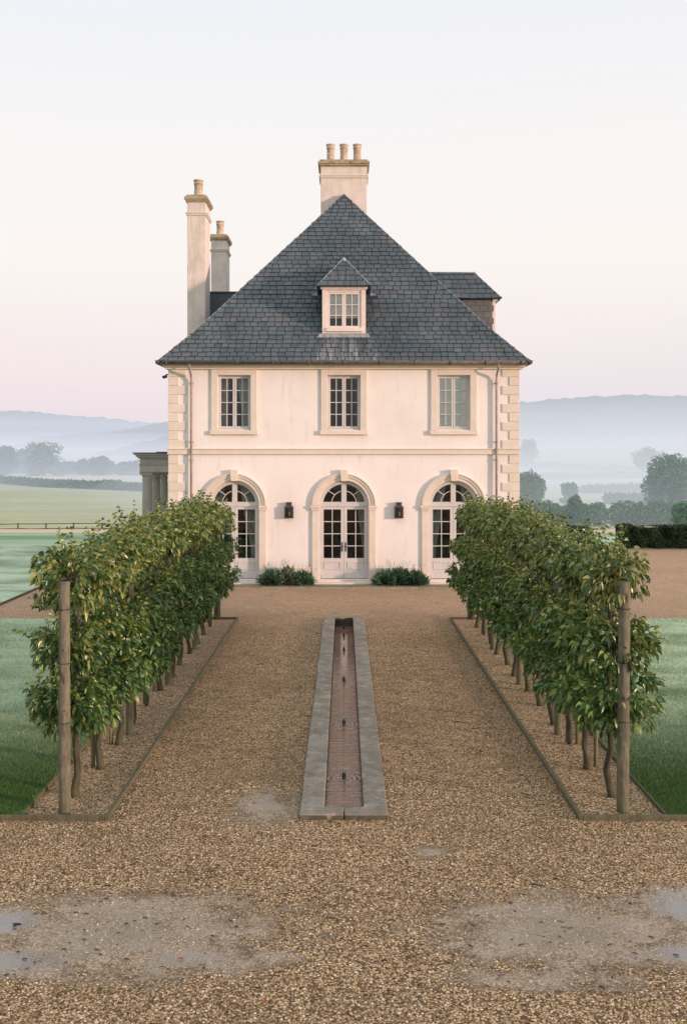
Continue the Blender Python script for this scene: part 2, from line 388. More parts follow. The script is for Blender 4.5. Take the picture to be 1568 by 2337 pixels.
NOZ = [12.53, 15.04, 17.9, 20.7, 22.3, 23.3]
M = dict(
    render=m_render(), stone=m_stone(), chim=m_chimney(), slate=m_slate(), glass=m_glass(),
    capstone=m_stone('chimney_stone', (.50,.43,.31), (.38,.31,.20), .8, (.10,.092,.045)),
    paint=m_plain('pale_grey_paint', (.58,.56,.545), .45, .4, .05, 4, .05),
    pinkpaint=m_plain('cream_paint', (.74,.64,.59), .5, .4, .05, 4, .05),
    pot=m_plain('clay_pot', (.50,.41,.31), .8, .2, .25, 7, .3),
    lead=m_plain('weathered_lead', (.30,.31,.33), .5, .5, .25, 9, .3),
    iron=m_plain('dark_bronze', (.045,.037,.033), .45, .5, .3, 14, .3),
    black=m_plain('black_iron', (.012,.012,.012), .4, .5, .2, 14, .2),
    gutter=m_plain('weathered_gutter', (.085,.076,.06), .6, .4, .4, 10, .4),
    pipe=m_plain('pinkish_grey_pipe', (.33,.275,.26), .5, .4, .15, 6, .2),
    dark=m_plain('dark_interior', (.055,.052,.048), .9, .1, .2, 2, .1),
    floorw=m_plain('dim_floor', (.10,.075,.05), .6, .3, .2, 3, .1),
    curtain=m_plain('linen_curtain', (.50,.53,.50), .9, .1, .12, 3, .1),
    blind=m_plain('white_blind', (.93,.94,.91), .9, .1, .05, 3, .1),
    rillstone=m_stone('rill_stone', (.44,.36,.265), (.28,.255,.22), .6, (.15,.15,.12), True),
    rillwall=m_stone('rill_wall', (.11,.095,.07), (.06,.055,.045), .5, (.03,.035,.02)),
    paving=m_stone('paving_stone', (.37,.32,.235), (.27,.235,.175), .55, (.12,.125,.07)),
    greystone=m_stone('grey_stone', (.43,.41,.37), (.34,.325,.30), .3, (.2,.2,.17)),
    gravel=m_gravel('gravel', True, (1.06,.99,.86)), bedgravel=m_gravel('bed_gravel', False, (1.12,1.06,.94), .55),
    grass=m_grass('lawn_grass'), ground=m_ground(), water=None,
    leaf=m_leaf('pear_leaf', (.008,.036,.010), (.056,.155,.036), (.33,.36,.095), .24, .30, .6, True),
    hedge=m_leaf('hedge_leaf', (.011,.028,.016), (.024,.052,.028), (.06,.09,.045), .1, .6, .2),
    tree=m_leaf('tree_leaf', (.03,.11,.06), (.06,.19,.10), (.14,.29,.12), .15, .6, .2),
    lav=m_leaf('lavender_leaf', (.04,.095,.055), (.08,.16,.10), (.17,.25,.16), .1, .7, .2),
    greylav=m_leaf('grey_lavender_leaf', (.075,.105,.065), (.12,.15,.10), (.20,.22,.15), .1, .7, .2),
    blade=None,
    bark=m_bark('pear_bark', (.042,.036,.028), (.10,.086,.064)),
    post=m_bark('post_wood', (.115,.108,.076), (.20,.185,.13)),
    stake=m_bark('stake_wood', (.155,.14,.07), (.25,.225,.12)),
    board=m_bark('edging_timber', (.095,.08,.062), (.18,.15,.12)),
    fence=m_bark('fence_wood', (.045,.036,.032), (.085,.07,.06)),
    pear=m_plain('pear_skin', (.17,.21,.05), .5, .3, .25, 20, .1),
    brown=m_plain('brown_leaf', (.06,.03,.018), .6, .3, .3, 30, .3),
    orange=m_plain('orange_leaf', (.42,.17,.06), .6, .3, .2, 30, .3),
    hill=m_hill(),
)
M['water'] = m_water()
def m_blade():
    t = NT('grass_blade'); p = t.pos(); sep = t.n('ShaderNodeSeparateXYZ', ins={0: p})
    rnd = t.n('ShaderNodeNewGeometry').outputs['Random Per Island']
    c = t.ramp(rnd, [(0,(.032,.095,.022)),(.6,(.07,.17,.042)),(1,(.17,.23,.07))])
    big = t.noise(t.scalev(p, (.5,1.2,0)), .55, 6, .62)
    dew = t.math('MULTIPLY', t.mrange(sep.outputs[1], 11.5, 16.5, .0, 1.), t.mrange(big.outputs[0], .36, .6, .3, 1.))
    c = t.mix(t.math('MULTIPLY', dew, .78), c, (.68,.82,.60))
    return t.done(t.principled(c, .6, .3))
M['blade'] = m_blade()

# ------------------------------------------------------------------ leaf clouds
def leaves_mesh(name, P, D, size, fold=.25, droop=.3, width=.46):
    """P (n,3) leaf bases, D (n,3) directions, size (n,) lengths -> one mesh of folded curved leaves"""
    n = len(P); D = D/np.linalg.norm(D, axis=1, keepdims=True)
    R = rng.normal(size=(n,3)); S = np.cross(D, R); S /= np.linalg.norm(S, axis=1, keepdims=True); Nn = np.cross(S, D)
    up = np.sign(Nn[:,2:3]+1e-6); Nn *= up
    L = size[:,None]; dn = np.zeros((n,3)); dn[:,2] = -1
    w = width*L*.5*rng.uniform(.8,1.2,(n,1)); fo = fold*w*rng.uniform(.3,1.5,(n,1)); dr = droop*L*rng.uniform(.2,1.3,(n,1))
    c1 = P+D*L*.38+Nn*L*.03; c2 = P+D*L*.72+dn*dr*.35; tip = P+D*L*.97+dn*dr
    V = np.stack([P, c1-S*w+Nn*fo, c1, c1+S*w+Nn*fo, c2-S*w*.75+Nn*fo*.7, c2, c2+S*w*.75+Nn*fo*.7, tip], axis=1).reshape(-1,3)
    # quads (the end triangles are quads with the base/tip)
    Q = np.array([[0,2,2,1],[0,3,3,2],[1,2,5,4],[2,3,6,5],[4,5,5,7],[5,6,6,7]])
    T = np.array([[0,2,1],[0,3,2],[1,2,5],[1,5,4],[2,3,6],[2,6,5],[4,5,7],[5,6,7]])
    Fc = (T[None]+8*np.arange(n)[:,None,None]).reshape(-1,3)
    return np_mesh(name, V, Fc, smooth=False)
def quads_mesh(name, P, size, flat=0.0, outward=None):
    """simple leaf-clump faces: kite-shaped, random orientation"""
    n = len(P); A = rng.normal(size=(n,3))
    if outward is not None: A = A+outward*1.2
    A /= np.linalg.norm(A, axis=1, keepdims=True)
    R = rng.normal(size=(n,3)); U = np.cross(A, R); U /= np.linalg.norm(U, axis=1, keepdims=True); W = np.cross(A, U)
    s = size[:,None]
    V = np.stack([P-U*s*.5, P+W*s*.32*rng.uniform(.6,1.3,(n,1)), P+U*s*.5, P-W*s*.32*rng.uniform(.6,1.3,(n,1))+A*s*.15], axis=1).reshape(-1,3)
    Fc = (np.array([[0,1,2],[0,2,3]])[None]+4*np.arange(n)[:,None,None]).reshape(-1,3)
    return np_mesh(name, V, Fc)
def blob_points(blobs, n, shell=.5):
    """blobs: (cx,cy,cz,rx,ry,rz); points weighted to the outer shell, shells cut where inside another blob"""
    B = np.array(blobs, dtype=float); wgt = (B[:,3]*B[:,5]+B[:,4]*B[:,5]); wgt /= wgt.sum()
    k = rng.choice(len(B), n, p=wgt); d = rng.normal(size=(n,3)); d /= np.linalg.norm(d, axis=1, keepdims=True)
    r = 1-(rng.random((n,1))**2)*shell
    lump = 1+.16*np.sin(d[:,:1]*7+k[:,None])*np.cos(d[:,2:3]*6+k[:,None]*2)
    return B[k,:3]+d*r*lump*B[k,3:6], d

# ------------------------------------------------------------------ world, camera, sun
SUN_TH, SUN_EL = radians(63), radians(6.5)
w = bpy.data.worlds.new('World'); scene.world = w; w.use_nodes = True
nt = w.node_tree; N, L = nt.nodes, nt.links
for x in list(N): N.remove(x)
wo = N.new('ShaderNodeOutputWorld'); bg = N.new('ShaderNodeBackground'); L.new(bg.outputs[0], wo.inputs[0])
sky = N.new('ShaderNodeTexSky'); sky.sky_type = 'NISHITA'; sky.sun_disc = False
sky.sun_elevation = SUN_EL; sky.sun_rotation = pi-SUN_TH; sky.air_density = 1.0; sky.dust_density = 2.0; sky.ozone_density = 1.5
tc = N.new('ShaderNodeTexCoord'); sx = N.new('ShaderNodeSeparateXYZ'); L.new(tc.outputs['Generated'], sx.inputs[0])
# thin high cloud of a dawn sky: soft lavender bank low down, cream above, pale grey overhead
nz = N.new('ShaderNodeTexNoise'); nz.inputs['Scale'].default_value = 1.3; nz.inputs['Detail'].default_value = 5
mp = N.new('ShaderNodeMapping'); mp.inputs['Scale'].default_value = (1,1,7); L.new(tc.outputs['Generated'], mp.inputs[0]); L.new(mp.outputs[0], nz.inputs['Vector'])
ma = N.new('ShaderNodeMath'); ma.operation = 'MULTIPLY_ADD'; ma.inputs[1].default_value = .075; L.new(nz.outputs[0], ma.inputs[0])
mb_ = N.new('ShaderNodeMath'); mb_.operation = 'SUBTRACT'; L.new(sx.outputs[2], mb_.inputs[0]); mb_.inputs[1].default_value = .037
L.new(mb_.outputs[0], ma.inputs[2])
rp = N.new('ShaderNodeValToRGB'); L.new(ma.outputs[0], rp.inputs[0])
# the sky as seen through the valley haze should come out pink low down, cream above, pale grey overhead
HZC, HZD, HZT = (.76,.80,.91), 1/1500, 66.
TGT = [(.03,(.885,.74,.775)),(.06,(.89,.76,.79)),(.09,(.90,.79,.805)),(.13,(.925,.84,.83)),(.19,(.955,.90,.865)),(.30,(.93,.90,.89)),(.45,(.87,.875,.91))]
st = []
for s_, c_ in TGT:
    T_ = math.exp(-max(0, min(HZT/s_, 3800)-62)*HZD); z_ = s_/sqrt(1+s_*s_)
    st.append((z_, tuple(max(0,(c-(1-T_)*h)/T_) for c, h in zip(c_, HZC))))
st = [(0,st[0][1])]+st+[(.55,(1.06,1.05,1.06)),(1,(1.12,1.11,1.14))]
while len(rp.color_ramp.elements) < len(st): rp.color_ramp.elements.new(.5)
for e, (p_, c_) in zip(rp.color_ramp.elements, st): e.position = p_; e.color = c_+(1,)
sk = N.new('ShaderNodeMix'); sk.data_type = 'RGBA'; sk.blend_type = 'ADD'; sk.inputs[0].default_value = 0.012
rp2 = N.new('ShaderNodeValToRGB'); L.new(ma.outputs[0], rp2.inputs[0])
st2 = [(0,(.62,.60,.61)),(.08,(.72,.69,.69)),(.2,(.84,.82,.81)),(.45,(.92,.92,.94)),(1,st[-1][1])]
while len(rp2.color_ramp.elements) < len(st2): rp2.color_ramp.elements.new(.5)
for e, (p_, c_) in zip(rp2.color_ramp.elements, st2): e.position = p_; e.color = c_+(1,)
hf = N.new('ShaderNodeMapRange'); hf.interpolation_type = 'SMOOTHSTEP'; L.new(sx.outputs[1], hf.inputs[0]); hf.inputs[1].default_value = -.2; hf.inputs[2].default_value = .35
hm = N.new('ShaderNodeMix'); hm.data_type = 'RGBA'; L.new(hf.outputs[0], hm.inputs[0]); L.new(rp2.outputs[0], hm.inputs[6]); L.new(rp.outputs[0], hm.inputs[7])
L.new(hm.outputs[2], sk.inputs[6]); L.new(sky.outputs[0], sk.inputs[7]); sk.clamp_result = False
L.new(sk.outputs[2], bg.inputs[0]); bg.inputs[1].default_value = 1.0

cd = bpy.data.cameras.new('camera'); cam = bpy.data.objects.new('camera', cd); COL.objects.link(cam)
cam.location = (0,0,CAMZ); cam.rotation_euler = (pi/2,0,0)
cd.sensor_fit = 'HORIZONTAL'; cd.sensor_width = 36; cd.lens = 36*F/1568; cd.shift_y = -130.5/1568; cd.shift_x = -1/1568
cd.clip_start = .1; cd.clip_end = 20000; scene.camera = cam
sl = bpy.data.lights.new('sun', 'SUN'); sl.energy = 4.0; sl.angle = radians(3.5); sl.color = (1,.67,.53)
so = bpy.data.objects.new('sun', sl); COL.objects.link(so)
dirn = Vector((-sin(SUN_TH)*cos(SUN_EL), cos(SUN_TH)*cos(SUN_EL), -sin(SUN_EL)))
so.rotation_euler = dirn.to_track_quat('-Z','Y').to_euler(); so.location = (30,-20,20)
scene.view_settings.view_transform = 'Standard'; scene.view_settings.look = 'None'
scene.cycles.max_bounces = 8; scene.cycles.transparent_max_bounces = 16; scene.cycles.volume_bounces = 0
scene.cycles.use_denoising = True

# ------------------------------------------------------------------ terrain
PROF = [(-400,-.3),(40,-.3),(43,-.012),(47,-.10),(60,-.85),(90,-3.05),(121,-5.15),(200,-6.6),(350,-7.5),(450,-6.6),(560,-5.6),(700,-2.5),(1000,6),(1500,20),(3500,60)]
def zt(y):
    for (a, za), (b, zb) in zip(PROF, PROF[1:]):
        if y <= b: return za+(zb-za)*(y-a)/(b-a)
    return PROF[-1][1]
ys = np.concatenate([np.array([-400,-100,0,40,43]), np.arange(44,70,2), np.arange(70,130,4), np.arange(130,700,15), np.arange(700,3500,70)])
xs = np.concatenate([np.linspace(-3200,-300,14), np.linspace(-280,280,60), np.linspace(300,3200,14)])
V = [(x, y, zt(y)+(mnoise.noise((x*.02,y*.02,3))*.5 if y > 70 else 0)*min(1,(y-70)/60)) for y in ys for x in xs]
nx = len(xs); Fq = np.array([(j*nx+i, j*nx+i+1, (j+1)*nx+i+1, (j+1)*nx+i) for j in range(len(ys)-1) for i in range(nx-1)])
tag(link('ground', np_mesh('ground', V, Fq, True), M['ground']), kind='structure')

def sheet(name, rects, z, m, label=None):
    mb = MB()
    for x0, x1, y0, y1 in rects:
        mb.poly([(x0,y0,z),(x1,y0,z),(x1,y1,z),(x0,y1,z)])
    return tag(mb.build(name, m), kind='structure')
RX, RY0, RY1 = .47, 10.68, 23.75       # rill outer half width and ends
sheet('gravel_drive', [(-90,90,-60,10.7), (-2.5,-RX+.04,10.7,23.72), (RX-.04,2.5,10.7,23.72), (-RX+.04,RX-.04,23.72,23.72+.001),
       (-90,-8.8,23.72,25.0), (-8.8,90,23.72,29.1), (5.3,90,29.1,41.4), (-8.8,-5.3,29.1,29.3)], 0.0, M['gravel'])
sheet('gravel_bed', [(-3.42,-2.5,10.7,23.72)], .004, M['bedgravel'])
sheet('gravel_bed', [(2.5,3.44,10.7,23.72)], .004, M['bedgravel'])
sheet('lawn', [(-90,-3.42,10.7,23.72)], .02, M['grass'])
sheet('lawn', [(3.44,90,10.7,23.72)], .02, M['grass'])
sheet('lawn', [(-90,-8.8,25.0,29.3), (-90,-5.2,29.3,43.0)], .02, M['grass'])
sheet('lawn', [(5.3,90,41.4,43.2)], .02, M['grass'])

# paving along the house front: slabs with open joints, one sheet of stone
pv = MB(); x = -5.75
while x < 5.7:
    wd = random.uniform(.85,1.35); pv.box(x, min(x+wd-.012,5.75), 29.1, 29.52, -.02, .05+random.uniform(-.003,.003)); x += wd
x = -5.75
while x < 5.7:
    wd = random.uniform(.7,1.2); pv.box(x, min(x+wd-.012,5.75), 29.532, 29.99, -.02, .05+random.uniform(-.003,.003)); x += wd
pv.box(-5.75,5.75,29.11,29.99,-.05,.03)
tag(pv.build('pavement', M['paving'], None, .006), kind='structure')

# loose pebbles on the nearest part of the drive (nobody could count them)
n = 26000; px = rng.uniform(-3.6,3.6,n); py = 6.4+(rng.random(n)**1.5)*5.5
keep = np.ones(n, bool)
for (cx,cy,rx,ry,k,pd) in WET:
    dd = ((px-cx)/rx)**2+((py-cy)/ry)**2; keep &= ~((dd < 1.3) & (rng.random(n) < .82))
keep &= ~((np.abs(px) > 2.46) & (py > 10.6)); keep &= ~((np.abs(px) < .5) & (py > 10.6))
px, py = px[keep], py[keep]; n = len(px)
s = rng.uniform(.005,.0150,n); base = np.array([(1,0,0),(-.5,.87,0),(-.5,-.87,0),(0,0,.8),(.3,.2,.55)])
oct_ = np.array([(1,0,0),(0,1,0),(-1,0,0),(0,-1,0),(.25,.2,.7),(-.25,-.15,.62)])
ang = rng.uniform(0,2*pi,n); el = rng.uniform(.5,1.0,n)
ca, sa = np.cos(ang), np.sin(ang)
V = oct_[None]*np.stack([s,s*el,s*.9],1)[:,None,:]
V = np.stack([V[...,0]*ca[:,None]-V[...,1]*sa[:,None], V[...,0]*sa[:,None]+V[...,1]*ca[:,None], V[...,2]],-1)+np.stack([px,py,np.full(n,.001)],1)[:,None,:]
T = np.array([[0,1,4],[1,2,5],[1,5,4],[2,3,5],[3,0,4],[3,4,5]])
Fp = (T[None]+6*np.arange(n)[:,None,None]).reshape(-1,3)
def m_peb():
    t = NT('pebble'); rnd = t.n('ShaderNodeNewGeometry').outputs['Random Per Island']
    return t.done(t.principled(t.ramp(rnd, [(0,(.05,.034,.02)),(.25,(.22,.145,.08)),(.55,(.44,.31,.185)),(.85,(.62,.48,.33)),(1,(.66,.57,.46))]), .7, .3))
tag(link('gravel', np_mesh('gravel', V.reshape(-1,3), Fp), m_peb()), 'loose brown pebbles scattered over the nearest gravel', None, None, 'stuff')

# lawn blades near the drive, left and right
def blades(name, x0, x1, n):
    y = 10.72+(rng.random(n)**1.35)*12.9; lim = np.minimum(np.abs(x1), .345*y+.3)
    x = (np.abs(x0)+rng.random(n)*np.maximum(lim-np.abs(x0), .05))*np.sign(x1)
    h = rng.uniform(.02,.05,n); a = rng.uniform(0,2*pi,n); le = rng.normal(size=(n,2))*.016; wd = rng.uniform(.002,.0045,n)*(1+.05*(y-10))
    P = np.stack([x,y,np.full(n,.018)],1); dx = np.stack([np.cos(a)*wd,np.sin(a)*wd,np.zeros(n)],1)
    V = np.stack([P-dx, P+dx, P+np.stack([le[:,0],le[:,1],h],1)],1).reshape(-1,3)
    tag(link(name, np_mesh(name, V, np.arange(3*n).reshape(-1,3)), M['blade']), 'short dewy grass blades of the lawn beside the '+('left' if x1 < 0 else 'right')+' row of trees', None, None, 'stuff')
blades('grass', -3.415, -8.5, 100000); blades('grass', 3.43, 8.5, 100000)

# hills
def hill(name, Yc, Yf, Yb, crest, seed, x0, x1, bump=6., nx=420, ny=22):
    """crest: (photo x, photo y) along the skyline, turned into a ridge at distance Yc"""
    cx = [(a-785)*Yc/F for a, b in crest]; cz = [CAMZ+(1038-b)*Yc/F for a, b in crest]
    xs = np.linspace((x0-785)*Yc/F, (x1-785)*Yc/F, nx); V = []
    for j in range(ny+1):
        t = j/ny
        if t <= .6: y = Yf+(Yc-Yf)*t/.6; k = sin(pi/2*t/.6)**1.3
        else: y = Yc+(Yb-Yc)*(t-.6)/.4; k = cos(pi/2*(t-.6)/.4)
        for x in xs:
            zc = np.interp(x, cx, cz); zf = zt(y)-4
            b = (abs(mnoise.noise((x/16,y/60,seed)))*.9+abs(mnoise.noise((x/7,y/40,seed+4)))*.5+mnoise.noise((x/90,y/140,seed+9))*.12)*bump*.62*max(0,k-.15)
            V.append((x, y, zf+(zc-zf)*k+b-bump*.2))
    Fq = np.array([(j*nx+i, j*nx+i+1, (j+1)*nx+i+1, (j+1)*nx+i) for j in range(ny) for i in range(nx-1)])
    tag(link(name, np_mesh(name, V, Fq, True), M['hill']), kind='structure')
hill('hills', 2400, 1500, 3300, [(900,930),(1190,921),(1260,914),(1330,909),(1400,905),(1480,909),(1568,905),(1700,910),(1900,930)], 1.3, 880, 1950, 20)
hill('hills', 2500, 1600, 3400, [(-400,960),(-150,946),(0,943),(70,942),(150,948),(230,955),(300,962),(340,968),(420,966),(600,975)], 5.1, -450, 650, 20)
hill('hills', 1500, 1150, 1900, [(90,1022),(150,1000),(200,990),(260,986),(320,980),(370,968),(420,960),(560,965)], 8.2, 90, 600, 15, 320)
hill('hills', 1050, 850, 1300, [(240,1042),(290,1022),(330,1010),(370,1000),(420,990),(540,985)], 3.7, 240, 600, 13, 260)

# mist: volumes lying in the valley, scattered daylight put in as emission
def ellipsoid(c, r, nu=32, nv=16):
    V = []; Fq = []
    for j in range(nv+1):
        th = pi*j/nv
        for i in range(nu): a = 2*pi*i/nu; V.append((c[0]+r[0]*sin(th)*cos(a), c[1]+r[1]*sin(th)*sin(a), c[2]+r[2]*cos(th)))
    mb = MB(); mb.v = V
    for j in range(nv):
        for i in range(nu):
            k = (i+1) % nu
            mb.f.append((j*nu+i, (j+1)*nu+i, (j+1)*nu+k, j*nu+k)); mb.sm.append(True)
    return mb
def mist(label, shape, color, density):
    o = shape.build('mist', m_mist('mist', color, density)); tag(o, label, None, None, 'stuff'); return o
b = MB(); b.box(-4000,4000,62,3900,-60,CAMZ+HZT); mist('thin blue valley haze over the fields and hills', b, HZC, HZD)
def bank(label, c, r, col, dens):
    rs = random.Random(int(c[0]))
    for k in (.35, .6, .9, 1.3, 1.8, 2.4, 3.2):
        cc = (c[0]+rs.uniform(-.25,.25)*r[0], c[1]+rs.uniform(-.15,.15)*r[1], c[2])
        mist(label, ellipsoid(cc, (r[0]*rs.uniform(.75,1.25), r[1]*rs.uniform(.8,1.2), r[2]*k)), col, dens/6)
bank('white mist bank drifting right of the house', (560,1250,0), (760,900,13), (.82,.765,.82), 1/300)
bank('white mist bank drifting behind the left tree line', (-480,1200,0), (760,640,9), (.77,.78,.87), 1/280)
bank('low mist lying over the near hedges on the right', (85,260,-6), (125,175,12), (.73,.77,.82), 1/190)
bank('low mist lying about the left trees', (-150,490,-8), (280,190,13), (.72,.77,.86), 1/300)

# ------------------------------------------------------------------ the house
HX, HY0, HY1, HZ = 5.18, 30.0, 44.0, 6.5
house = thing('house', 'pale rendered country house with steep slate hipped roof and arched french doors', 'house', (0,37,0))
WX = (-3.25, 0.0, 3.25)
WO = (.49, 4.60, 6.23)          # upper window half width, bottom, top
DO = (.745, .17, 2.37)          # arched door half width (radius), bottom, spring

import bmesh
def front_wall():
    bm = bmesh.new(); loops = []
    loops.append([(-HX,0),(HX,0),(HX,HZ),(-HX,HZ)])
    for cx in WX:
        h, a, b = WO; loops.append([(cx-h,a),(cx+h,a),(cx+h,b),(cx-h,b)])
        r, a, s = DO; loops.append([(cx-r,a),(cx+r,a)]+[(cx+r*cos(t), s+r*sin(t)) for t in [pi*i/32 for i in range(33)]])
    edges = []
    for lp in loops:
        vs = [bm.verts.new((x,HY0,z)) for x, z in lp]
        edges += [bm.edges.new((vs[i], vs[(i+1) % len(vs)])) for i in range(len(vs))]
    bmesh.ops.triangle_fill(bm, use_beauty=True, use_dissolve=False, edges=edges, normal=(0,-1,0))
    for lp in loops[1:]:
        k = len(lp)
        a = [bm.verts.new((x,HY0,z)) for x, z in lp]; b = [bm.verts.new((x,HY0+.26,z)) for x, z in lp]
        for i in range(k): bm.faces.new((a[i], a[(i+1) % k], b[(i+1) % k], b[i]))
    q = lambda pts: bm.faces.new([bm.verts.new(p) for p in pts])
    q([(-HX,HY1,0),(-HX,HY0,0),(-HX,HY0,HZ),(-HX,HY1,HZ)]); q([(HX,HY0,0),(HX,HY1,0),(HX,HY1,HZ),(HX,HY0,HZ)]); q([(HX,HY1,0),(-HX,HY1,0),(-HX,HY1,HZ),(HX,HY1,HZ)])
    me = bpy.data.meshes.new('wall'); bm.to_mesh(me); bm.free()
    return link('wall', me, M['render'], house)
front_wall()
it = MB()
it.poly([(-HX+.02,35,0),(HX-.02,35,0),(HX-.02,35,6.4),(-HX+.02,35,6.4)])
it.box(-HX+.02,HX-.02,30.27,34.99,3.75,4.0); it.poly([(-HX+.02,30.27,.14),(HX-.02,30.27,.14),(HX-.02,34.99,.14),(-HX+.02,34.99,.14)])
it.poly([(-HX+.02,30.27,6.45),(HX-.02,30.27,6.45),(HX-.02,34.99,6.45),(-HX+.02,34.99,6.45)])
for xx in (-1.62,1.62): it.box(xx-.06,xx+.06,30.3,34.98,.15,3.74); it.box(xx-.06,xx+.06,30.3,34.98,4.01,6.44)
it.build('interior', M['dark'], house)

# stone trim
def quoins(sx):
    z = 6.45; long = True
    while z > .6:
        if abs(z-4.04) < .05: z = 3.855; long = False
        h = min(.268, z-.53)
        if h < .12: break
        wd = .5 if long else .285
        mb = MB(); x0, x1 = sorted((sx*(HX+.025), sx*(HX-wd)))
        mb.box(x0, x1, HY0-.028, HY0+wd*.8, z-h+.008, z-.008); mb.build('quoin', M['stone'], house, .008)
        z -= .268; long = not long
quoins(-1); quoins(1)
sc = MB(); sc.box(-HX-.045,HX+.045,HY0-.06,HY0+.3,3.875,4.02); sc.box(-HX-.06,HX+.06,HY0-.085,HY0+.3,4.02,4.05)
sc.build('string_course', M['stone'], house, .008)
for a, b in ((-HX-.03,-4.2),(-2.3,-.95),(.95,2.3),(4.2,HX+.03)):
    pl = MB(); pl.box(a, b, HY0-.035, HY0+.05, .0, .52); pl.build('plinth', M['stone'], house, .01)
co = MB(); co.box(-HX-.10,HX+.10,HY0-.10,HY1+.1,6.40,6.455); co.box(-HX-.17,HX+.17,HY0-.17,HY1+.17,6.455,6.53); co.box(-HX-.29,HX+.29,HY0-.29,HY1+.29,6.53,6.56)
co.build('cornice', M['stone'], house, .006)

def sash(mb, x0, x1, z0, z1, y0, y1, cols, rows, fw=.05, bw=.022, zb=None):
    zb = zb if zb is not None else fw
    mb.box(x0,x0+fw,y0,y1,z0,z1); mb.box(x1-fw,x1,y0,y1,z0,z1)
    mb.box(x0+fw,x1-fw,y0+.001,y1-.001,z0,z0+zb); mb.box(x0+fw,x1-fw,y0+.001,y1-.001,z1-fw,z1)
    a, b, c, d = x0+fw, x1-fw, z0+zb, z1-fw
    for i in range(1, cols): x = a+(b-a)*i/cols; mb.box(x-bw/2,x+bw/2,y0+.006,y1-.008,c,d)
    for i in range(1, rows): z = c+(d-c)*i/rows; mb.box(a,b,y0+.008,y1-.01,z-bw/2,z+bw/2)
def curtain(x0, x1, z0, z1, y, parent, side, gather=.35, m=None):
    """pleated cloth, drawn aside and tied: narrows towards z0"""
    n = 40; rows = 14; V = []
    for j in range(rows+1):
        t = j/rows; z = z1+(z0-z1)*t; k = 1-gather*min(1, (t/.75))**1.2 if t < .75 else 1-gather+(t-.75)*.3
        for i in range(n+1):
            u = i/n; wd = (x1-x0)*k; x = x0+u*wd if side < 0 else x1-u*wd
            V.append((x, y+.022*sin(u*26+t*2)+.008*sin(u*61), z))
    Fq = np.array([(j*(n+1)+i, j*(n+1)+i+1, (j+1)*(n+1)+i+1, (j+1)*(n+1)+i) for j in range(rows) for i in range(n)])
    return link('curtain', np_mesh('curtain', V, Fq, True), m or M['curtain'], parent)
for k, cx in enumerate(WX):
    wn = empty('window', (cx,HY0,WO[1]), house); h, a, b = WO
    wn['label'] = ('upper window with tied back pale curtains', 'upper window with dark bare panes', 'upper window with a white blind drawn down')[k]
    s_ = MB(); o, t_, bt = .68, 6.40, 4.46
    y0 = HY0-.055
    s_.box(cx-o,cx-h+.004,y0,HY0+.02,bt+.13,t_); s_.box(cx+h-.004,cx+o,y0,HY0+.02,bt+.13,t_)
    s_.box(cx-h+.004,cx+h-.004,y0,HY0+.02,b-.004,t_)
    s_.build('surround', M['stone'], wn, .008)
    s_ = MB(); s_.box(cx-o-.03,cx+o+.03,HY0-.10,HY0+.10,bt,bt+.128); s_.build('sill', M['stone'], wn, .008)
    f = MB(); y0, y1 = HY0+.10, HY0+.17
    f.box(cx-h-.01,cx-h+.035,y0-.012,y1+.02,a-.005,b+.005); f.box(cx+h-.035,cx+h+.01,y0-.012,y1+.02,a-.005,b+.005)
    f.box(cx-h+.035,cx+h-.035,y0-.012,y1+.02,b-.04,b+.005); f.box(cx-h+.035,cx+h-.035,y0-.04,y1+.02,a-.005,a+.05)
    f.build('frame', M['paint'], wn, .004)
    for sx in (-1,1):
        c = MB(); x0, x1 = (cx-h+.037,cx-.004) if sx < 0 else (cx+.004,cx+h-.037)
        sash(c, x0, x1, a+.052, b-.042, y0+.002, y1-.004, 2, 4, .052, .024, .06)
        c.build('casement', M['paint'], wn, .003)
        g = MB(); g.poly([(x0+.03,y0+.035,a+.08),(x1-.03,y0+.035,a+.08),(x1-.03,y0+.035,b-.07),(x0+.03,y0+.035,b-.07)]); g.build('pane', M['glass'], wn)
    if k == 0:
        curtain(cx-h,cx-h+.30,a,b,HY0+.36,wn,-1,.15); curtain(cx+h-.46,cx+h,a,b,HY0+.36,wn,1,.45)
    if k == 2:
        bl = MB(); bl.box(cx-h-.05,cx+h+.05,HY0+.155,HY0+.158,a-.02,b+.02); bl.build('blind', M['blind'], wn)

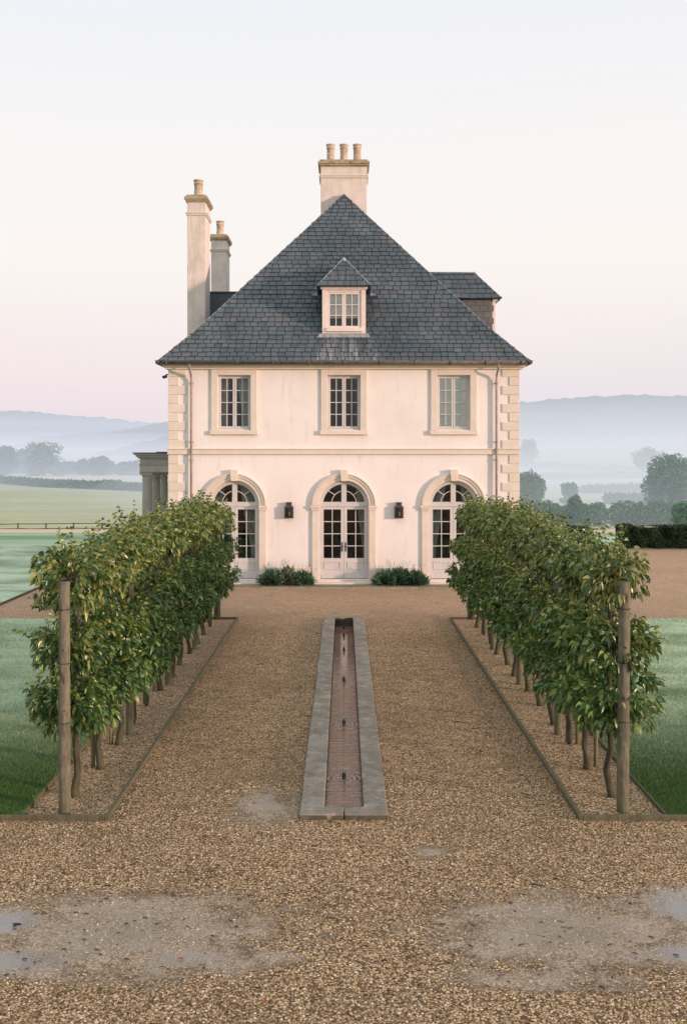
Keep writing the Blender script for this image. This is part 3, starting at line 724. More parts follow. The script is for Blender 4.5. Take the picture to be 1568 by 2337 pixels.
for k, cx in enumerate(WX):
    d = empty('french_door', (cx,HY0,0), house); r, a, s = DO
    d['label'] = 'arched double french door, '+('leftmost, half hidden by the tree row', 'middle of the three', 'rightmost, half hidden by the tree row')[k]
    m = MB()
    for sx in (-1,1):
        x0, x1 = sorted((cx+sx*(r-.005), cx+sx*.945)); m.box(x0,x1,HY0-.06,HY0+.02,.05,2.21)
        x0, x1 = sorted((cx+sx*(r-.02), cx+sx*1.0)); m.box(x0,x1,HY0-.11,HY0+.02,2.285,2.36)
        x0, x1 = sorted((cx+sx*(r-.012), cx+sx*.97)); m.box(x0,x1,HY0-.085,HY0+.02,2.21,2.285)
    m.arc(cx, s-.008, r-.005, .835, 0, pi, HY0-.05, HY0+.02, 40)
    m.arc(cx, s-.008, .835, .905, 0, pi, HY0-.075, HY0+.021, 40)
    m.arc(cx, s-.008, .905, .95, 0, pi, HY0-.10, HY0+.022, 40)
    m.build('surround', M['stone'], d, .006)
    m = MB(); m.prism_y([(cx-.085,3.085),(cx+.085,3.085),(cx+.125,3.425),(cx-.125,3.425)], HY0-.15, HY0+.02); m.build('keystone', M['stone'], d, .01)
    y0, y1 = HY0+.12, HY0+.19
    fr = MB(); fr.arc(cx, s, .665, r+.01, 0, pi, y0-.02, y1+.02, 40)
    fr.box(cx-r-.01,cx-r+.05,y0-.02,y1+.02,a-.01,s-.001); fr.box(cx+r-.05,cx+r+.01,y0-.02,y1+.02,a-.01,s-.001)
    fr.box(cx-r+.05,cx+r-.05,y0-.018,y1+.02,2.325,2.425)
    fr.build('frame', M['paint'], d, .004)
    fl = MB(); fl.box(cx-.075,cx+.075,y0-.008,y1,2.426,s+.67)
    fl.arc(cx, s+.05, .355, .378, 0.0, pi, y0+.012, y1-.02, 28); fl.arc(cx, s, .62, .668, .06, pi-.06, y0-.004, y1-.01, 36)
    for an in (radians(42), radians(138)): fl.bar((cx+.37*cos(an), s+.05+.37*sin(an)), (cx+.66*cos(an), s+.66*sin(an)), y0+.01, y1-.022, .024)
    fl.box(cx-.64,cx-.077,y0+.002,y1-.012,2.426,2.46); fl.box(cx+.077,cx+.64,y0+.002,y1-.012,2.426,2.46)
    fl.build('fanlight', M['paint'], d, .003)
    gl = MB(); gl.poly([(cx+.64*cos(t), y0+.035, s+.64*sin(t)) for t in [pi*i/24 for i in range(25)]]); gl.build('pane', M['glass'], d)
    for sx in (-1,1):
        lf = MB(); x0, x1 = (cx-r+.052,cx-.003) if sx < 0 else (cx+.003,cx+r-.052)
        z0, z1 = a+.012, 2.322
        sash(lf, x0, x1, z0, z1, y0, y1, 2, 4, .088, .024, .60)
        lf.box(x0+.03,x1-.03,y0-.012,y0+.01,z0+.005,z0+.10)              # weather bar
        px0, px1, pz0, pz1 = x0+.10, x1-.10, z0+.27, z0+.50               # raised panel moulding
        for q in ((px0,px1,pz0,pz0+.022),(px0,px1,pz1-.022,pz1),(px0,px0+.022,pz0+.022,pz1-.022),(px1-.022,px1,pz0+.022,pz1-.022)):
            lf.box(q[0],q[1],y0-.014,y0+.01,q[2],q[3])
        lf.build('door_leaf', M['paint'], d, .004)
        g = MB(); g.poly([(x0+.05,y0+.04,z0+.55),(x1-.05,y0+.04,z0+.55),(x1-.05,y0+.04,z1-.05),(x0+.05,y0+.04,z1-.05)]); g.build('pane', M['glass'], d)
        hd = MB(); hx = cx+sx*.052
        hd.box(hx-.019,hx+.019,y0-.012,y0+.004,.98,1.26); hd.tube([(hx,y0-.01,1.14),(hx,y0-.05,1.14),(hx+sx*.09,y0-.052,1.135)], .009, 8)
        hd.build('handle', M['iron'], d)
    if k == 0: curtain(cx+r-.62,cx+r,.3,3.0,HY0+.42,d,1,.55); curtain(cx-r,cx-r+.4,.3,3.0,HY0+.42,d,-1,.4)
    if k == 1: curtain(cx+r-.40,cx+r+.05,.3,3.0,HY0+.42,d,1,.5)
    if k == 2: curtain(cx-r,cx-r+.55,.3,3.0,HY0+.42,d,-1,.55); curtain(cx+r-.5,cx+r,.3,3.0,HY0+.42,d,1,.5)
    m = MB(); m.box(cx-.80,cx+.80,HY0-.09,HY0+.30,.05,.168); m.box(cx-.98,cx+.98,HY0-.26,HY0-.0,.045,.10); m.build('doorstep', M['stone'], d, .01)

# ---- roof
EX, EY0, EY1, EZ = 5.46, 29.70, 44.30, 6.62
def rz(i):       # height over inset from the eaves: slight bell-cast
    return EZ+i*1.04 if i < 1.0 else EZ+1.04+(i-1.0)*1.178
AP = EX
AZ = rz(AP)
def clip(poly, planes):
    for (a, b, c) in planes:           # keep a*u+b*v+c >= 0
        out = []
        for i in range(len(poly)):
            p, q = poly[i], poly[(i+1) % len(poly)]
            fp, fq = a*p[0]+b*p[1]+c, a*q[0]+b*q[1]+c
            if fp >= 0: out.append(p)
            if (fp >= 0) != (fq >= 0): t = fp/(fp-fq); out.append((p[0]+(q[0]-p[0])*t, p[1]+(q[1]-p[1])*t))
        poly = out
        if len(poly) < 3: return []
    return poly
def slates(mb, planes, u0, u1, i1, to3, gauge=.137, wid=.235, jitter=.010):
    """rows of slates over (u, inset); to3(u, inset, lift) -> xyz"""
    row = 0; i = 0.0
    while i < i1:
        u = u0-random.random()*wid
        while u < u1:
            wd = wid*random.uniform(.82,1.22)
            dz = random.uniform(-jitter,jitter)*.8; du = random.uniform(-.003,.003)
            q = clip([(u+.009,i-.008+dz+du),(u+wd-.009,i-.008+dz-du),(u+wd-.009,i+gauge-.004),(u+.009,i+gauge-.004)], planes)
            if len(q) >= 3:
                tl = random.uniform(.028,.040); lift = lambda v: tl-.024*(v-i)/gauge+random.uniform(-.0015,.0015)
                top = [to3(a, b, lift(b)) for a, b in q]; n0 = len(mb.v)
                mb.v += top; k = len(q); mb.f.append(tuple(range(n0,n0+k))); mb.sm.append(False)
                lo = [to3(a, b, lift(b)-.026) for a, b in q[:]]; mb.v += lo
                for e in range(k):
                    g = (e+1) % k; mb.f.append((n0+e, n0+k+e, n0+k+g, n0+g)); mb.sm.append(False)
            u += wd
        i += gauge; row += 1
def nrm(i):
    s = 1.04 if i < 1.0 else 1.178
    return -s/sqrt(1+s*s), 1/sqrt(1+s*s)
rf = MB()
hip = [(1,-1,EX),(-1,-1,EX)]                          # |u| <= EX - inset
def fr3(u, i, l): n = nrm(i); return (u, EY0+i+n[0]*l, rz(i)+n[1]*l)
slates(rf, hip+[(0,1,.03)], -EX, EX, AP, fr3)
sidepl = [(1,-1,-EY0),(-1,-1,EY1),(0,-1,AP-.02)]
def rt3(u, i, l): n = nrm(i); return (EX-i-n[0]*l, u, rz(i)+n[1]*l)
def lt3(u, i, l): n = nrm(i); return (-EX+i+n[0]*l, u, rz(i)+n[1]*l)
slates(rf, sidepl+[(0,1,.03)], EY0, EY1, AP, rt3, .2, .34); slates(rf, sidepl+[(0,1,.03)], EY0, EY1, AP, lt3, .2, .34)
roof = rf.build('roof', M['slate'], house)
dk = MB()
k = [(EX,1.0),]
def ring(i): return [(-EX+i,EY0+i,rz(i)-.02),(EX-i,EY0+i,rz(i)-.02),(EX-i,EY1-i,rz(i)-.02),(-EX+i,EY1-i,rz(i)-.02)]
r0, r1 = ring(0), ring(1.0)
for q in range(4): g = (q+1) % 4; dk.poly([r0[q],r0[g],r1[g],r1[q]])
A1, A2 = (0,EY0+AP,AZ-.02), (0,EY1-AP,AZ-.02)
dk.poly([r1[0],r1[1],A1]); dk.poly([r1[1],r1[2],A2,A1]); dk.poly([r1[2],r1[3],A2]); dk.poly([r1[3],r1[0],A1,A2])
dk.build('roof_deck', m_plain('roof_shadow_gap', (.02,.023,.028), .9, .1), roof)
hp = MB()
for sx in (-1,1):
    pts = [(sx*(EX-i), EY0+i, rz(i)+.012) for i in [j*(AP-.03)/16 for j in range(17)]][:-1]; hp.tube(pts, .014, 6)
hp.tube([(0,EY0+AP-.01,AZ-.01),(0,EY1-AP,AZ-.01)], .05, 8)
hp.build('hip_flashing', M['lead'], roof)

# gutters and downpipes
gt = MB()
gt.tube([(-EX-.03,EY0-.05,EZ-.045),(EX+.03,EY0-.05,EZ-.045)], .065, 10)
gt.tube([(-EX-.0,EY0-.1,EZ-.045),(-EX-.0,EY1,EZ-.045)], .06, 10); gt.tube([(EX+.0,EY0-.1,EZ-.045),(EX+.0,EY1,EZ-.045)], .06, 10)
for xx in np.arange(-5.2,5.3,1.04): gt.tube([(xx-.03,EY0-.05,EZ-.045),(xx+.03,EY0-.05,EZ-.045)], .075, 10)
for sx in (-1,1): gt.prism_y([(sx*(EX-.12),EZ+.012),(sx*(EX+.08),EZ+.005),(sx*(EX-.02),EZ-.085)], EY0-.13, EY0-.03)
gt.build('gutter', M['gutter'], house)
for sx in (-1,1):
    xx = sx*4.51; dp = MB()
    dp.tube([(xx+sx*.02,EY0-.05,6.58),(xx+sx*.02,EY0-.06,6.42),(xx,HY0-.14,6.22),(xx,HY0-.09,6.08),(xx,HY0-.09,.2)], .036, 10)
    o = dp.build('downpipe', M['pipe'], house)
    for z in (5.98,4.25,3.72,2.52,2.38):
        br = MB(); br.lathe([(.036,z-.02),(.047,z-.02),(.047,z+.02),(.036,z+.02)], xx, HY0-.09, 12); br.box(xx-.055,xx+.055,HY0-.055,HY0-.002,z-.012,z+.012)
        br.build('bracket', M['pipe'], o)

# ---- dormers
def dormer_local(parent, to, glazed):
    """built facing -v: u across, v depth (0 = front face), z up; to(u,v,z) -> world"""
    def emit(name, mb, m, bevel=0):
        mb.v = [to(*p) for p in mb.v]; return mb.build(name, m, parent, bevel)
    hw, z0, z1 = .655, 7.50, 8.92
    wl = MB(); wl.box(-hw,-.52,0,.14,z0,z1); wl.box(.52,hw,0,.14,z0,z1); wl.box(-.52,.52,0,.14,z0,7.66); wl.box(-.52,.52,0,.14,8.82,z1)
    wl.box(-hw-.05,hw+.05,-.05,.1,z1-.055,z1+.02)
    emit('front_wall', wl, M['pinkpaint'], .006)
    for a in (-hw+.01,hw-.08): ck = MB(); ck.box(a,a+.07,.14,1.7,z0,z1-.02); emit('cheek', ck, M['slate'])
    if not glazed:
        # hung slates on the cheek that faces the garden
        for sgn in (-1,1):
            cs = MB(); z = z0; r_ = 0
            while z < z1-.03:
                v = .1-(.14 if r_ % 2 else 0)
                while v < 1.6:
                    a, b = max(v,.06)+.004, min(v+.28,1.62)-.004
                    if b-a > .03: cs.box(sgn*(hw)-.012, sgn*(hw)+.012+random.uniform(0,.004), a, b, z+.005, min(z+.2,z1-.01))
                    v += .28
                z += .205; r_ += 1
            emit('slate_cladding', cs, M['cheek'])
    rfm = MB(); eo, ez, rr = .80, z1+.02, 9.90; vf = -.16; va = .62
    slope = (rr-ez)/eo
    pl3 = [(1,-1,eo),(-1,-1,eo),(0,1,.02),(0,-1,eo-.01)]
    ff = (rr-ez)/(va-vf)
    def f3(u, i, l): return (u, vf+i*(va-vf)/eo-l*.6, ez+i*slope+l*.8)
    def l3(u, i, l): return (-eo+i-l*.6, u, ez+i*slope+l*.8)
    def r3(u, i, l): return (eo-i+l*.6, u, ez+i*slope+l*.8)
    slates(rfm, pl3, -eo, eo, eo, f3, .148, .24, .006)
    kf = (va-vf)/eo
    sp = [(1,-kf,-vf),(-1,0,2.6),(0,1,.02),(0,-1,eo-.01)]
    slates(rfm, sp, vf, 2.6, eo, l3, .148, .24, .006); slates(rfm, sp, vf, 2.6, eo, r3, .148, .24, .006)
    rfm.poly([(-eo,vf,ez-.005),(eo,vf,ez-.005),(0,va,rr-.005)]); rfm.poly([(-eo,vf,ez-.005),(0,va,rr-.005),(0,2.6,rr-.005),(-eo,2.6,ez-.005)]); rfm.poly([(eo,vf,ez-.005),(0,va,rr-.005),(0,2.6,rr-.005),(eo,2.6,ez-.005)])
    rfm.poly([(-eo,vf,ez-.012),(eo,vf,ez-.012),(eo,2.0,ez-.012),(-eo,2.0,ez-.012)])
    emit('dormer_roof', rfm, M['slate'])
    fl = MB(); fl.tube([(eo,vf,ez+.02),(0,va,rr+.02),(0,2.7,rr+.02)], .018, 6); fl.tube([(-eo,vf,ez+.02),(0,va,rr+.02)], .015, 6); fl.lathe([(.10,rr-.09),(.05,rr+.0),(.0,rr+.05)], 0, va-.02, 8)
    emit('flashing', fl, M['lead'])
    if glazed:
        fr_ = MB(); fr_.box(-.52,-.48,.03,.12,7.662,8.818); fr_.box(.48,.52,.03,.12,7.662,8.818); fr_.box(-.48,.48,.03,.12,8.77,8.818); fr_.box(-.52,.52,-.045,.12,7.60,7.70)
        fr_.box(-.56,.56,-.06,.05,7.585,7.625)
        emit('frame', fr_, M['pinkpaint'], .004)
        for sx in (-1,1):
            c = MB(); x0, x1 = (-.478,-.003) if sx < 0 else (.003,.478)
            sash(c, x0, x1, 7.703, 8.768, .035, .10, 2, 3, .055, .024); emit('casement', c, M['pinkpaint'], .003)
            g = MB(); g.poly([(x0+.03,.07,7.73),(x1-.03,.07,7.73),(x1-.03,.07,8.74),(x0+.03,.07,8.74)]); emit('pane', g, M['glass'])
        reflect_panel = MB(); reflect_panel.box(-.5,.5,.115,.118,8.0,8.8); emit('blind', reflect_panel, M['blind'])  # added pale panel stands in for the sky's reflection in the panes
        bk = MB(); bk.box(-.6,.6,.75,.76,7.5,8.9); emit('interior', bk, M['dark'])
        ap_ = MB(); ap_.prism_y([(-.80,7.40),(.80,7.40),(.72,7.52),(-.72,7.52)], -.09, -.02); emit('apron_flashing', ap_, M['lead'])
        for sx in (-1,1):
            e = MB(); e.prism_y([(sx*.82,8.80),(sx*1.02,8.74),(sx*.80,8.72)], .35, .9); e2 = e
            emit('soaker', e, M['lead'])
M['cheek'] = m_stone('hung_slate', (.175,.17,.175), (.13,.13,.135))
D1 = empty('dormer', (0,30.5,7.5), house); D1['label'] = 'dormer on the front slope with cream casement window'
dormer_local(D1, lambda u, v, z: (u, 30.5+v, z), True)
D2 = empty('dormer', (4.9,33.55,7.5), house); D2['label'] = 'slate hung dormer on the right slope, seen from its side'
dormer_local(D2, lambda u, v, z: (4.93-v, 33.55+u, z), False)
# low slate saddle between the two side stacks
sd = MB(); sd.box(-4.75,-3.6,34.9,39.5,6.9,9.46); sd.box(-4.85,-3.6,34.86,39.6,9.46,9.5)
sd.build('roof_saddle', M['slate'], house)

# ---- chimneys
def chimney(x0, x1, y0, y1, zb, zc, zband, pots, prad, ptop, label):
    c = empty('chimney', ((x0+x1)/2,(y0+y1)/2,zb), house); c['label'] = label
    s = MB(); s.box(x0,x1,y0,y1,zb,zc-.02); s.build('stack', M['chim'], c, .012)
    b = MB(); b.box(x0-.035,x1+.035,y0-.035,y1+.035,zband-.03,zband+.03); b.box(x0-.06,x1+.06,y0-.06,y1+.06,zband+.03,zband+.055)
    b.build('band', M['stone'], c, .008)
    k = MB(); h = zc-.42
    for o, a, d in ((.03,.18,.215),(.065,.215,.27),(.095,.27,.36)): k.box(x0-o,x1+o,y0-o,y1+o,h+a,h+d)
    k.box(x0-.03,x1+.03,y0-.03,y1+.03,h+.36,h+.43); k.build('cap', M['capstone'], c, .012)
    for px, py in pots:
        p = MB(); r = prad
        p.lathe([(r*.98,zc-.05),(r*1.0,zc+.03),(r*.93,zc+.06),(r*.86,zc+.30),(r*.86,ptop-.15),(r*.98,ptop-.14),(r*.98,ptop-.115),(r*.88,ptop-.10),(r*.9,ptop-.05),(r*1.06,ptop-.03),(r*1.06,ptop),(r*.8,ptop),(r*.75,ptop-.1)], px, py, 20)
        p.build('chimney_pot', M['pot'], c)
chimney(-.81,.80,35.35,36.4,11.5,14.18,13.58,[(-.47,35.85),(0,35.85),(.47,35.85)],.155,14.86,'wide central chimney behind the roof peak with three clay pots')
chimney(-5.2,-4.6,33.6,34.8,5.0,12.5,11.86,[(-4.9,34.1)],.165,13.12,'tall nearer chimney on the left slope with one clay pot')
chimney(-5.2,-4.6,39.6,40.75,5.0,12.5,11.86,[(-4.9,40.1)],.165,13.12,'farther chimney on the left slope with one clay pot')

# ---- portico on the left side
po = empty('portico', (-5.9,34.6,0), house); po['label'] = 'grey stone side porch with round columns'
en = MB(); x0, x1, y0, y1 = -6.62, -5.16, 32.78, 36.3
en.box(x0,x1,y0,y1,3.30,3.52); en.box(x0-.02,x1,y0-.02,y1+.02,3.52,3.56); en.box(x0+.01,x1,y0+.01,y1-.01,3.56,3.74)
en.box(x0-.05,x1,y0-.05,y1+.05,3.74,3.79); en.box(x0-.10,x1,y0-.10,y1+.10,3.79,3.85); en.box(x0-.16,x1,y0-.16,y1+.16,3.85,3.905)
en.build('entablature', M['greystone'], po, .01)
rr = MB(); rr.box(x0-.19,x1,y0-.19,y1+.19,3.907,3.94); rr.box(x0+.5,x1,y0+.2,y1-.2,3.94,3.965); rr.build('porch_roof', M['slate'], po)
for yy in (33.02,34.5,36.0):
    c = MB(); cx = -6.42
    c.lathe([(.20,.02),(.20,.10),(.185,.14),(.19,.18),(.172,.22),(.170,.9),(.165,1.8),(.150,2.95),(.15,3.02),(.165,3.04),(.165,3.06),(.150,3.08),(.150,3.14),(.185,3.20),(.185,3.215)], cx, yy, 28)
    c.box(cx-.205,cx+.205,yy-.205,yy+.205,3.215,3.30); c.build('column', M['greystone'], po)
fl_ = MB(); fl_.box(-6.8,-5.2,32.6,36.5,.005,.06); fl_.build('porch_floor', M['paving'], po)

# small floodlight under the left eaves
fl = thing('floodlight', 'small black floodlight bracketed under the left eaves', 'light', (-5.28,30.1,6.2))
m = MB(); m.box(-5.30,-5.18,30.07,30.11,6.235,6.265); m.build('bracket', M['black'], fl)
m = MB(); m.prism_y([(-5.40,6.20),(-5.27,6.24),(-5.25,6.17),(-5.37,6.13)], 30.02, 30.16); m.build('lamp_housing', M['black'], fl)

# wall lanterns
for sx, lab in ((-1,'dark bronze wall lantern between the left and middle french doors'),(1,'dark bronze wall lantern between the middle and right french doors')):
    x, y, z = sx*1.625, HY0-.09, 1.99
    ln = thing('wall_lantern', lab, 'lantern', (x,HY0-.02,z), 'wall lanterns between the doors')
    m = MB(); m.box(x-.10,x+.10,HY0-.02,HY0-.001,z+.03,z+.36); m.build('back_plate', M['iron'], ln)
    m = MB()
    for ax in (-1,1):
        for ay in (-1,1): m.box(x+ax*.118-.012,x+ax*.118+.012,y+ay*.06-.01,y+ay*.06+.01,z+.02,z+.30)
    m.box(x-.135,x+.135,y-.075,y+.07,z,z+.025); m.box(x-.135,x+.135,y-.075,y+.07,z+.295,z+.32)
    m.box(x-.11,x+.11,y+.03,y+.055,z+.025,z+.295)
    m.build('lantern_frame', M['iron'], ln, .004)
    m = MB(); n0 = len(m.v)
    a, b_ = (.14,.075), (.075,.045)
    lo = [(x-a[0],y-a[1],z+.32),(x+a[0],y-a[1],z+.32),(x+a[0],y+a[1],z+.32),(x-a[0],y+a[1],z+.32)]; hi = [(x-b_[0],y-b_[1],z+.385),(x+b_[0],y-b_[1],z+.385),(x+b_[0],y+b_[1],z+.385),(x-b_[0],y+b_[1],z+.385)]
    for i in range(4): j = (i+1) % 4; m.poly([lo[i],lo[j],hi[j],hi[i]])
    m.box(x-.075,x+.075,y-.045,y+.045,z+.385,z+.445); m.box(x-.09,x+.09,y-.055,y+.055,z+.445,z+.47); m.build('lantern_hood', M['iron'], ln)
    g = MB(); g.poly([(x-.108,y-.06,z+.025),(x+.108,y-.06,z+.025),(x+.108,y-.06,z+.295),(x-.108,y-.06,z+.295)]); g.build('lantern_glass', M['glass'], ln)
    for zz in (.10,.155):
        c = MB(); c.lathe([(.004,z+zz-.022),(.016,z+zz-.014),(.019,z+zz),(.012,z+zz+.014),(.003,z+zz+.022)], x+.015, y-.02, 10); c.build('glint_bead', M['blind'], ln)  # white beads stand in for small reflections in the lantern

# ------------------------------------------------------------------ rill
WZ = -.15; IX = .217
rl = thing('water_rill', 'long narrow stone edged water channel down the middle of the gravel', 'water channel', (0,17.2,0))
iy0, iy1 = 10.93, 23.62
bs = MB(); bs.box(-IX-.06,-IX,iy0-.05,iy1+.05,-.3,.012); bs.box(IX,IX+.06,iy0-.05,iy1+.05,-.3,.012)
bs.box(-IX,IX,iy1,iy1+.06,-.3,.012); bs.box(-IX,IX,iy0-.06,iy0,-.3,.012); bs.box(-IX,IX,iy0,iy1,-.29,-.27)
bs.build('basin', M['rillwall'], rl)
for sx in (-1,1):
    y = iy0
    while y < iy1-.01:
        ln_ = random.uniform(.55,1.15)
        if iy1-y-ln_ < .4: ln_ = iy1-y
        st_ = MB(); x0, x1 = sorted((sx*(IX-.006),sx*(RX+random.uniform(-.006,.006)))); st_.box(x0,x1,y+.006,y+ln_-.006,-.06,.062+random.uniform(-.004,.004))
        st_.build('coping_stone', M['rillstone'], rl, .012); y += ln_
for a, b in ((-RX,-.004),(.004,RX)):
    st_ = MB(); st_.box(a,b,RY0,iy0-.004,-.06,.062+random.uniform(-.002,.002)); st_.build('coping_stone', M['rillstone'], rl, .012)
st_ = MB(); st_.box(-RX,RX,iy1+.004,RY1+.05,-.06,.062); st_.build('coping_stone', M['rillstone'], rl, .012)
wt = MB(); wt.poly([(-IX+.001,iy0+.001,WZ),(IX-.001,iy0+.001,WZ),(IX-.001,iy1-.001,WZ),(-IX+.001,iy1-.001,WZ)])
tag(wt.build('water', M['water']), kind='structure')
def m_splash():
    t = NT('splash'); g = t.n('ShaderNodeBsdfGlass', ins={'Color': (.95,.97,1), 'Roughness': .1, 'IOR': 1.33}); dif = t.n('ShaderNodeBsdfDiffuse', ins={'Color': (.7,.72,.75)})
    return t.done(t.n('ShaderNodeMixShader', ins={0: .35, 1: g, 2: dif}))
msp = m_splash()
ORD = ['nearest','second nearest','third from the near end','fourth from the near end','fifth from the near end','farthest']
for i, yy in enumerate(NOZ):
    f_ = thing('fountain_nozzle', 'black bubbler spout in the rill, '+ORD[i]+' of six', 'fountain', (0,yy,WZ), 'bubbler spouts along the rill')
    m = MB(); m.lathe([(.021,WZ-.1),(.021,WZ+.055),(.017,WZ+.066),(.010,WZ+.07),(.010,WZ+.085)], 0, yy, 12); m.build('spout', M['black'], f_)
    if i < 4:
        k = (1.15,1.0,.6,.4)[i]; m = MB(); rs = random.Random(i)
        for q in range(30):
            a = rs.uniform(0,2*pi); d_ = abs(rs.gauss(0,.055))*k+.008; hh = WZ+.085+max(0,(.085-d_*.9))*rs.uniform(.3,1.0)*k
            r_ = rs.uniform(.0022,.0055); m.lathe([(r_*.2,hh-r_),(r_,hh),(r_*.2,hh+r_*1.3)], d_*cos(a), yy+d_*sin(a), 6)
        for q in range(7):
            a = q/7*2*pi+.3; R_ = .075*k; pts = [(R_*t*cos(a), yy+R_*t*sin(a), WZ+.085+.055*k*(1-(2*t-.8)**2)*.8-t*t*.09) for t in (0,.2,.4,.6,.8,1.0)]
            m.tube(pts, [.0035,.003,.003,.0025,.002,.0015], 5)
        m.build('splash', msp, f_)

# ------------------------------------------------------------------ espalier rows
PX = 3.0; TIERS = [(1.08,.50,.29),(1.72,.45,.26),(2.47,.39,.28)]
def trunk_mesh(seed):
    rs = random.Random(seed); mb = MB(); lean = rs.uniform(-.05,.05)
    pts = [(rs.uniform(-.03,.03),rs.uniform(-.04,.04),-.05),(.012,0,.05),(rs.uniform(-.045,.045),rs.uniform(-.05,.05),.28),(rs.uniform(-.03,.03),rs.uniform(-.04,.04),.55),(rs.uniform(-.04,.04),lean,.9),(rs.uniform(-.02,.02),lean*.6,1.6),(0,lean*.4,2.3),(0,0,2.7)]
    mb.tube(pts, [.066,.05,.038,.034,.033,.030,.024,.01], 10)
    for z, rx, rzz in TIERS:
        for sy in (-1,1):
            mb.tube([(0,0,z-.18),(rs.uniform(-.02,.02),sy*.15,z-.03),(rs.uniform(-.05,.05),sy*.4,z+.02),(rs.uniform(-.05,.05),sy*.62,z+.03)], [.026,.022,.016,.008], 7)
            for q in range(4):
                y = sy*rs.uniform(.1,.55); dx = rs.choice((-1,1))
                mb.tube([(0,y,z),(dx*rs.uniform(.08,.16),y+rs.uniform(-.05,.05),z+rs.uniform(0,.08)),(dx*rs.uniform(.2,.34),y+rs.uniform(-.1,.1),z+rs.uniform(.02,.16))], [.010,.007,.003], 5)
    return mb.mesh('trunk')
def foliage_mesh(seed, dense=1.0, end=0):
    P = []; D = []; S = []
    for ti, (z, rx, rzz) in enumerate(TIERS):
        nc = int((158,158,140)[ti]*dense)
        y = rng.uniform(-.60,.60,nc); a = rng.uniform(0,2*pi,nc); r = np.sqrt(rng.random(nc))*.93
        wob = 1+.20*np.sin(y*9+seed*1.7+ti)+.22*np.sin(y*4.3+seed*2.9+ti*2.1)
        cx = np.cos(a)*r*rx*wob; cz = z+np.sin(a)*r*rzz*wob
        for c in range(nc):
            k = rng.integers(11,19); o = rng.normal(size=(k,3)); o /= np.linalg.norm(o,axis=1,keepdims=True)
            base = np.array([cx[c],y[c],cz[c]]); out = np.array([cx[c]*1.6,0,(cz[c]-z)*1.3+.02])
            out /= (np.linalg.norm(out)+1e-6)
            P.append(base+o*rng.uniform(.01,.06,(k,1))); D.append(o*.75+out*.65+np.array([0,0,-.42])); S.append(rng.lognormal(-2.68,.30,k).clip(.035,.105))
    # leading shoots standing out of the top and the sides
    for q in range(20):
        y0, x0 = rng.uniform(-.5,.5), rng.uniform(-.28,.28); h = rng.uniform(.06,.34)
        if q < 14: tip = np.array([x0+rng.uniform(-.1,.1), y0+rng.uniform(-.1,.1), 2.66+h]); b0 = np.array([x0,y0,2.55])
        else: zz = rng.uniform(1,2.2); sg = rng.choice((-1,1)); b0 = np.array([sg*.3,y0,zz]); tip = np.array([sg*(.42+h*.5),y0,zz+h*.5])
        for t in np.linspace(.15,1,7):
            k = 3; o = rng.normal(size=(k,3)); o[:,2] = np.abs(o[:,2])*.4
            P.append(np.tile(b0+(tip-b0)*t,(k,1))); D.append(o+np.array([0,0,.15])); S.append(rng.uniform(.045,.085,k))
    P = np.concatenate(P); D = np.concatenate(D); S = np.concatenate(S)
    return leaves_mesh('foliage', P, D, S, .5, .45, .50)
me_is_world['on'] = False
trunks = [trunk_mesh(i) for i in range(5)]; leafs = [foliage_mesh(i) for i in range(6)]
for m in trunks: m.materials.append(M['bark'])
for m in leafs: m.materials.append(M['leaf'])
pm = MB(); pm.lathe([(.004,-.075),(.022,-.07),(.033,-.05),(.034,-.03),(.024,-.002),(.014,.02),(.008,.03),(.003,.034)], 0, 0, 12); pear_me = pm.mesh('pear'); pear_me.materials.append(M['pear'])
NTH = ['first','second','third','fourth','fifth','sixth','seventh','eighth','ninth','tenth','eleventh','twelfth','last']
for sx, side in ((-1,'left'),(1,'right')):
    for i in range(13):
        t = thing('pear_tree', 'leafy espaliered pear tree, %s from the near end of the %s row' % (NTH[i], side) if i < 12 else 'leafy espaliered pear tree at the far end of the %s row, nearest the house' % side,
                  'tree', (sx*PX+random.uniform(-.03,.03), 11.45+i*1.02+random.uniform(-.05,.05), 0), 'espaliered pear trees in two rows')
        fl = random.choice((0,1)) ; t.rotation_euler.z = pi*fl+random.uniform(-.06,.06); t.scale = (1,1,random.uniform(.955,1.06))
        link('trunk', trunks[random.randrange(5)], None, t)
        fo = link('foliage', leafs[random.randrange(6)], None, t)
        if i == 0 : fo.scale = (1.0,.92,1.0)
        rp_ = random.Random(i*7+sx)
        for q in range(2 if sx > 0 else 1):
            zt_, rx_, rz_ = TIERS[rp_.randrange(3)]
            p = link('pear', pear_me, None, t); s_ = -sx*(1 if not fl else -1)
            p.location = (s_*rx_*rp_.uniform(.85,1.0), rp_.uniform(-.45,.45), zt_+rp_.uniform(-.2,.15))
me_is_world['on'] = True

# posts and stakes
def post(x, y, r, h, label, tie=True, name='wooden_post', m='post', group='round posts of the tree rows', lean=0):
    mb = MB(); pr = [(r*1.02,-.1),(r*1.03,.05),(r,.3),(r*.985,1.0),(r*.97,1.8),(r*.955,h-.012),(r*.90,h)]
    pr = [p for i, p in enumerate(pr) if i < 3 or p[1] > .5]
    n = 18; b = 0
    mb.lathe([(rr, z) for rr, z in pr if z <= h], x, y, n)
    for i, v in enumerate(mb.v):
        jit = mnoise.noise((v[0]*9,v[1]*9,v[2]*1.1))*.006; mb.v[i] = (v[0]+jit+lean*v[2], v[1]+jit*.5, v[2])
    o = mb.build(name, M[m]); tag(o, label, 'post' if name == 'wooden_post' else 'stake', group)
    if tie:
        for z in (.98,1.62,2.2):
            if z < h-.1:
                t = MB(); t.lathe([(r*.99,z-.006),(r*1.05,z-.004),(r*1.05,z+.004),(r*.99,z+.006)], x+lean*z, y, 18); t.build('wire_tie', M['fence'], o)
    return o
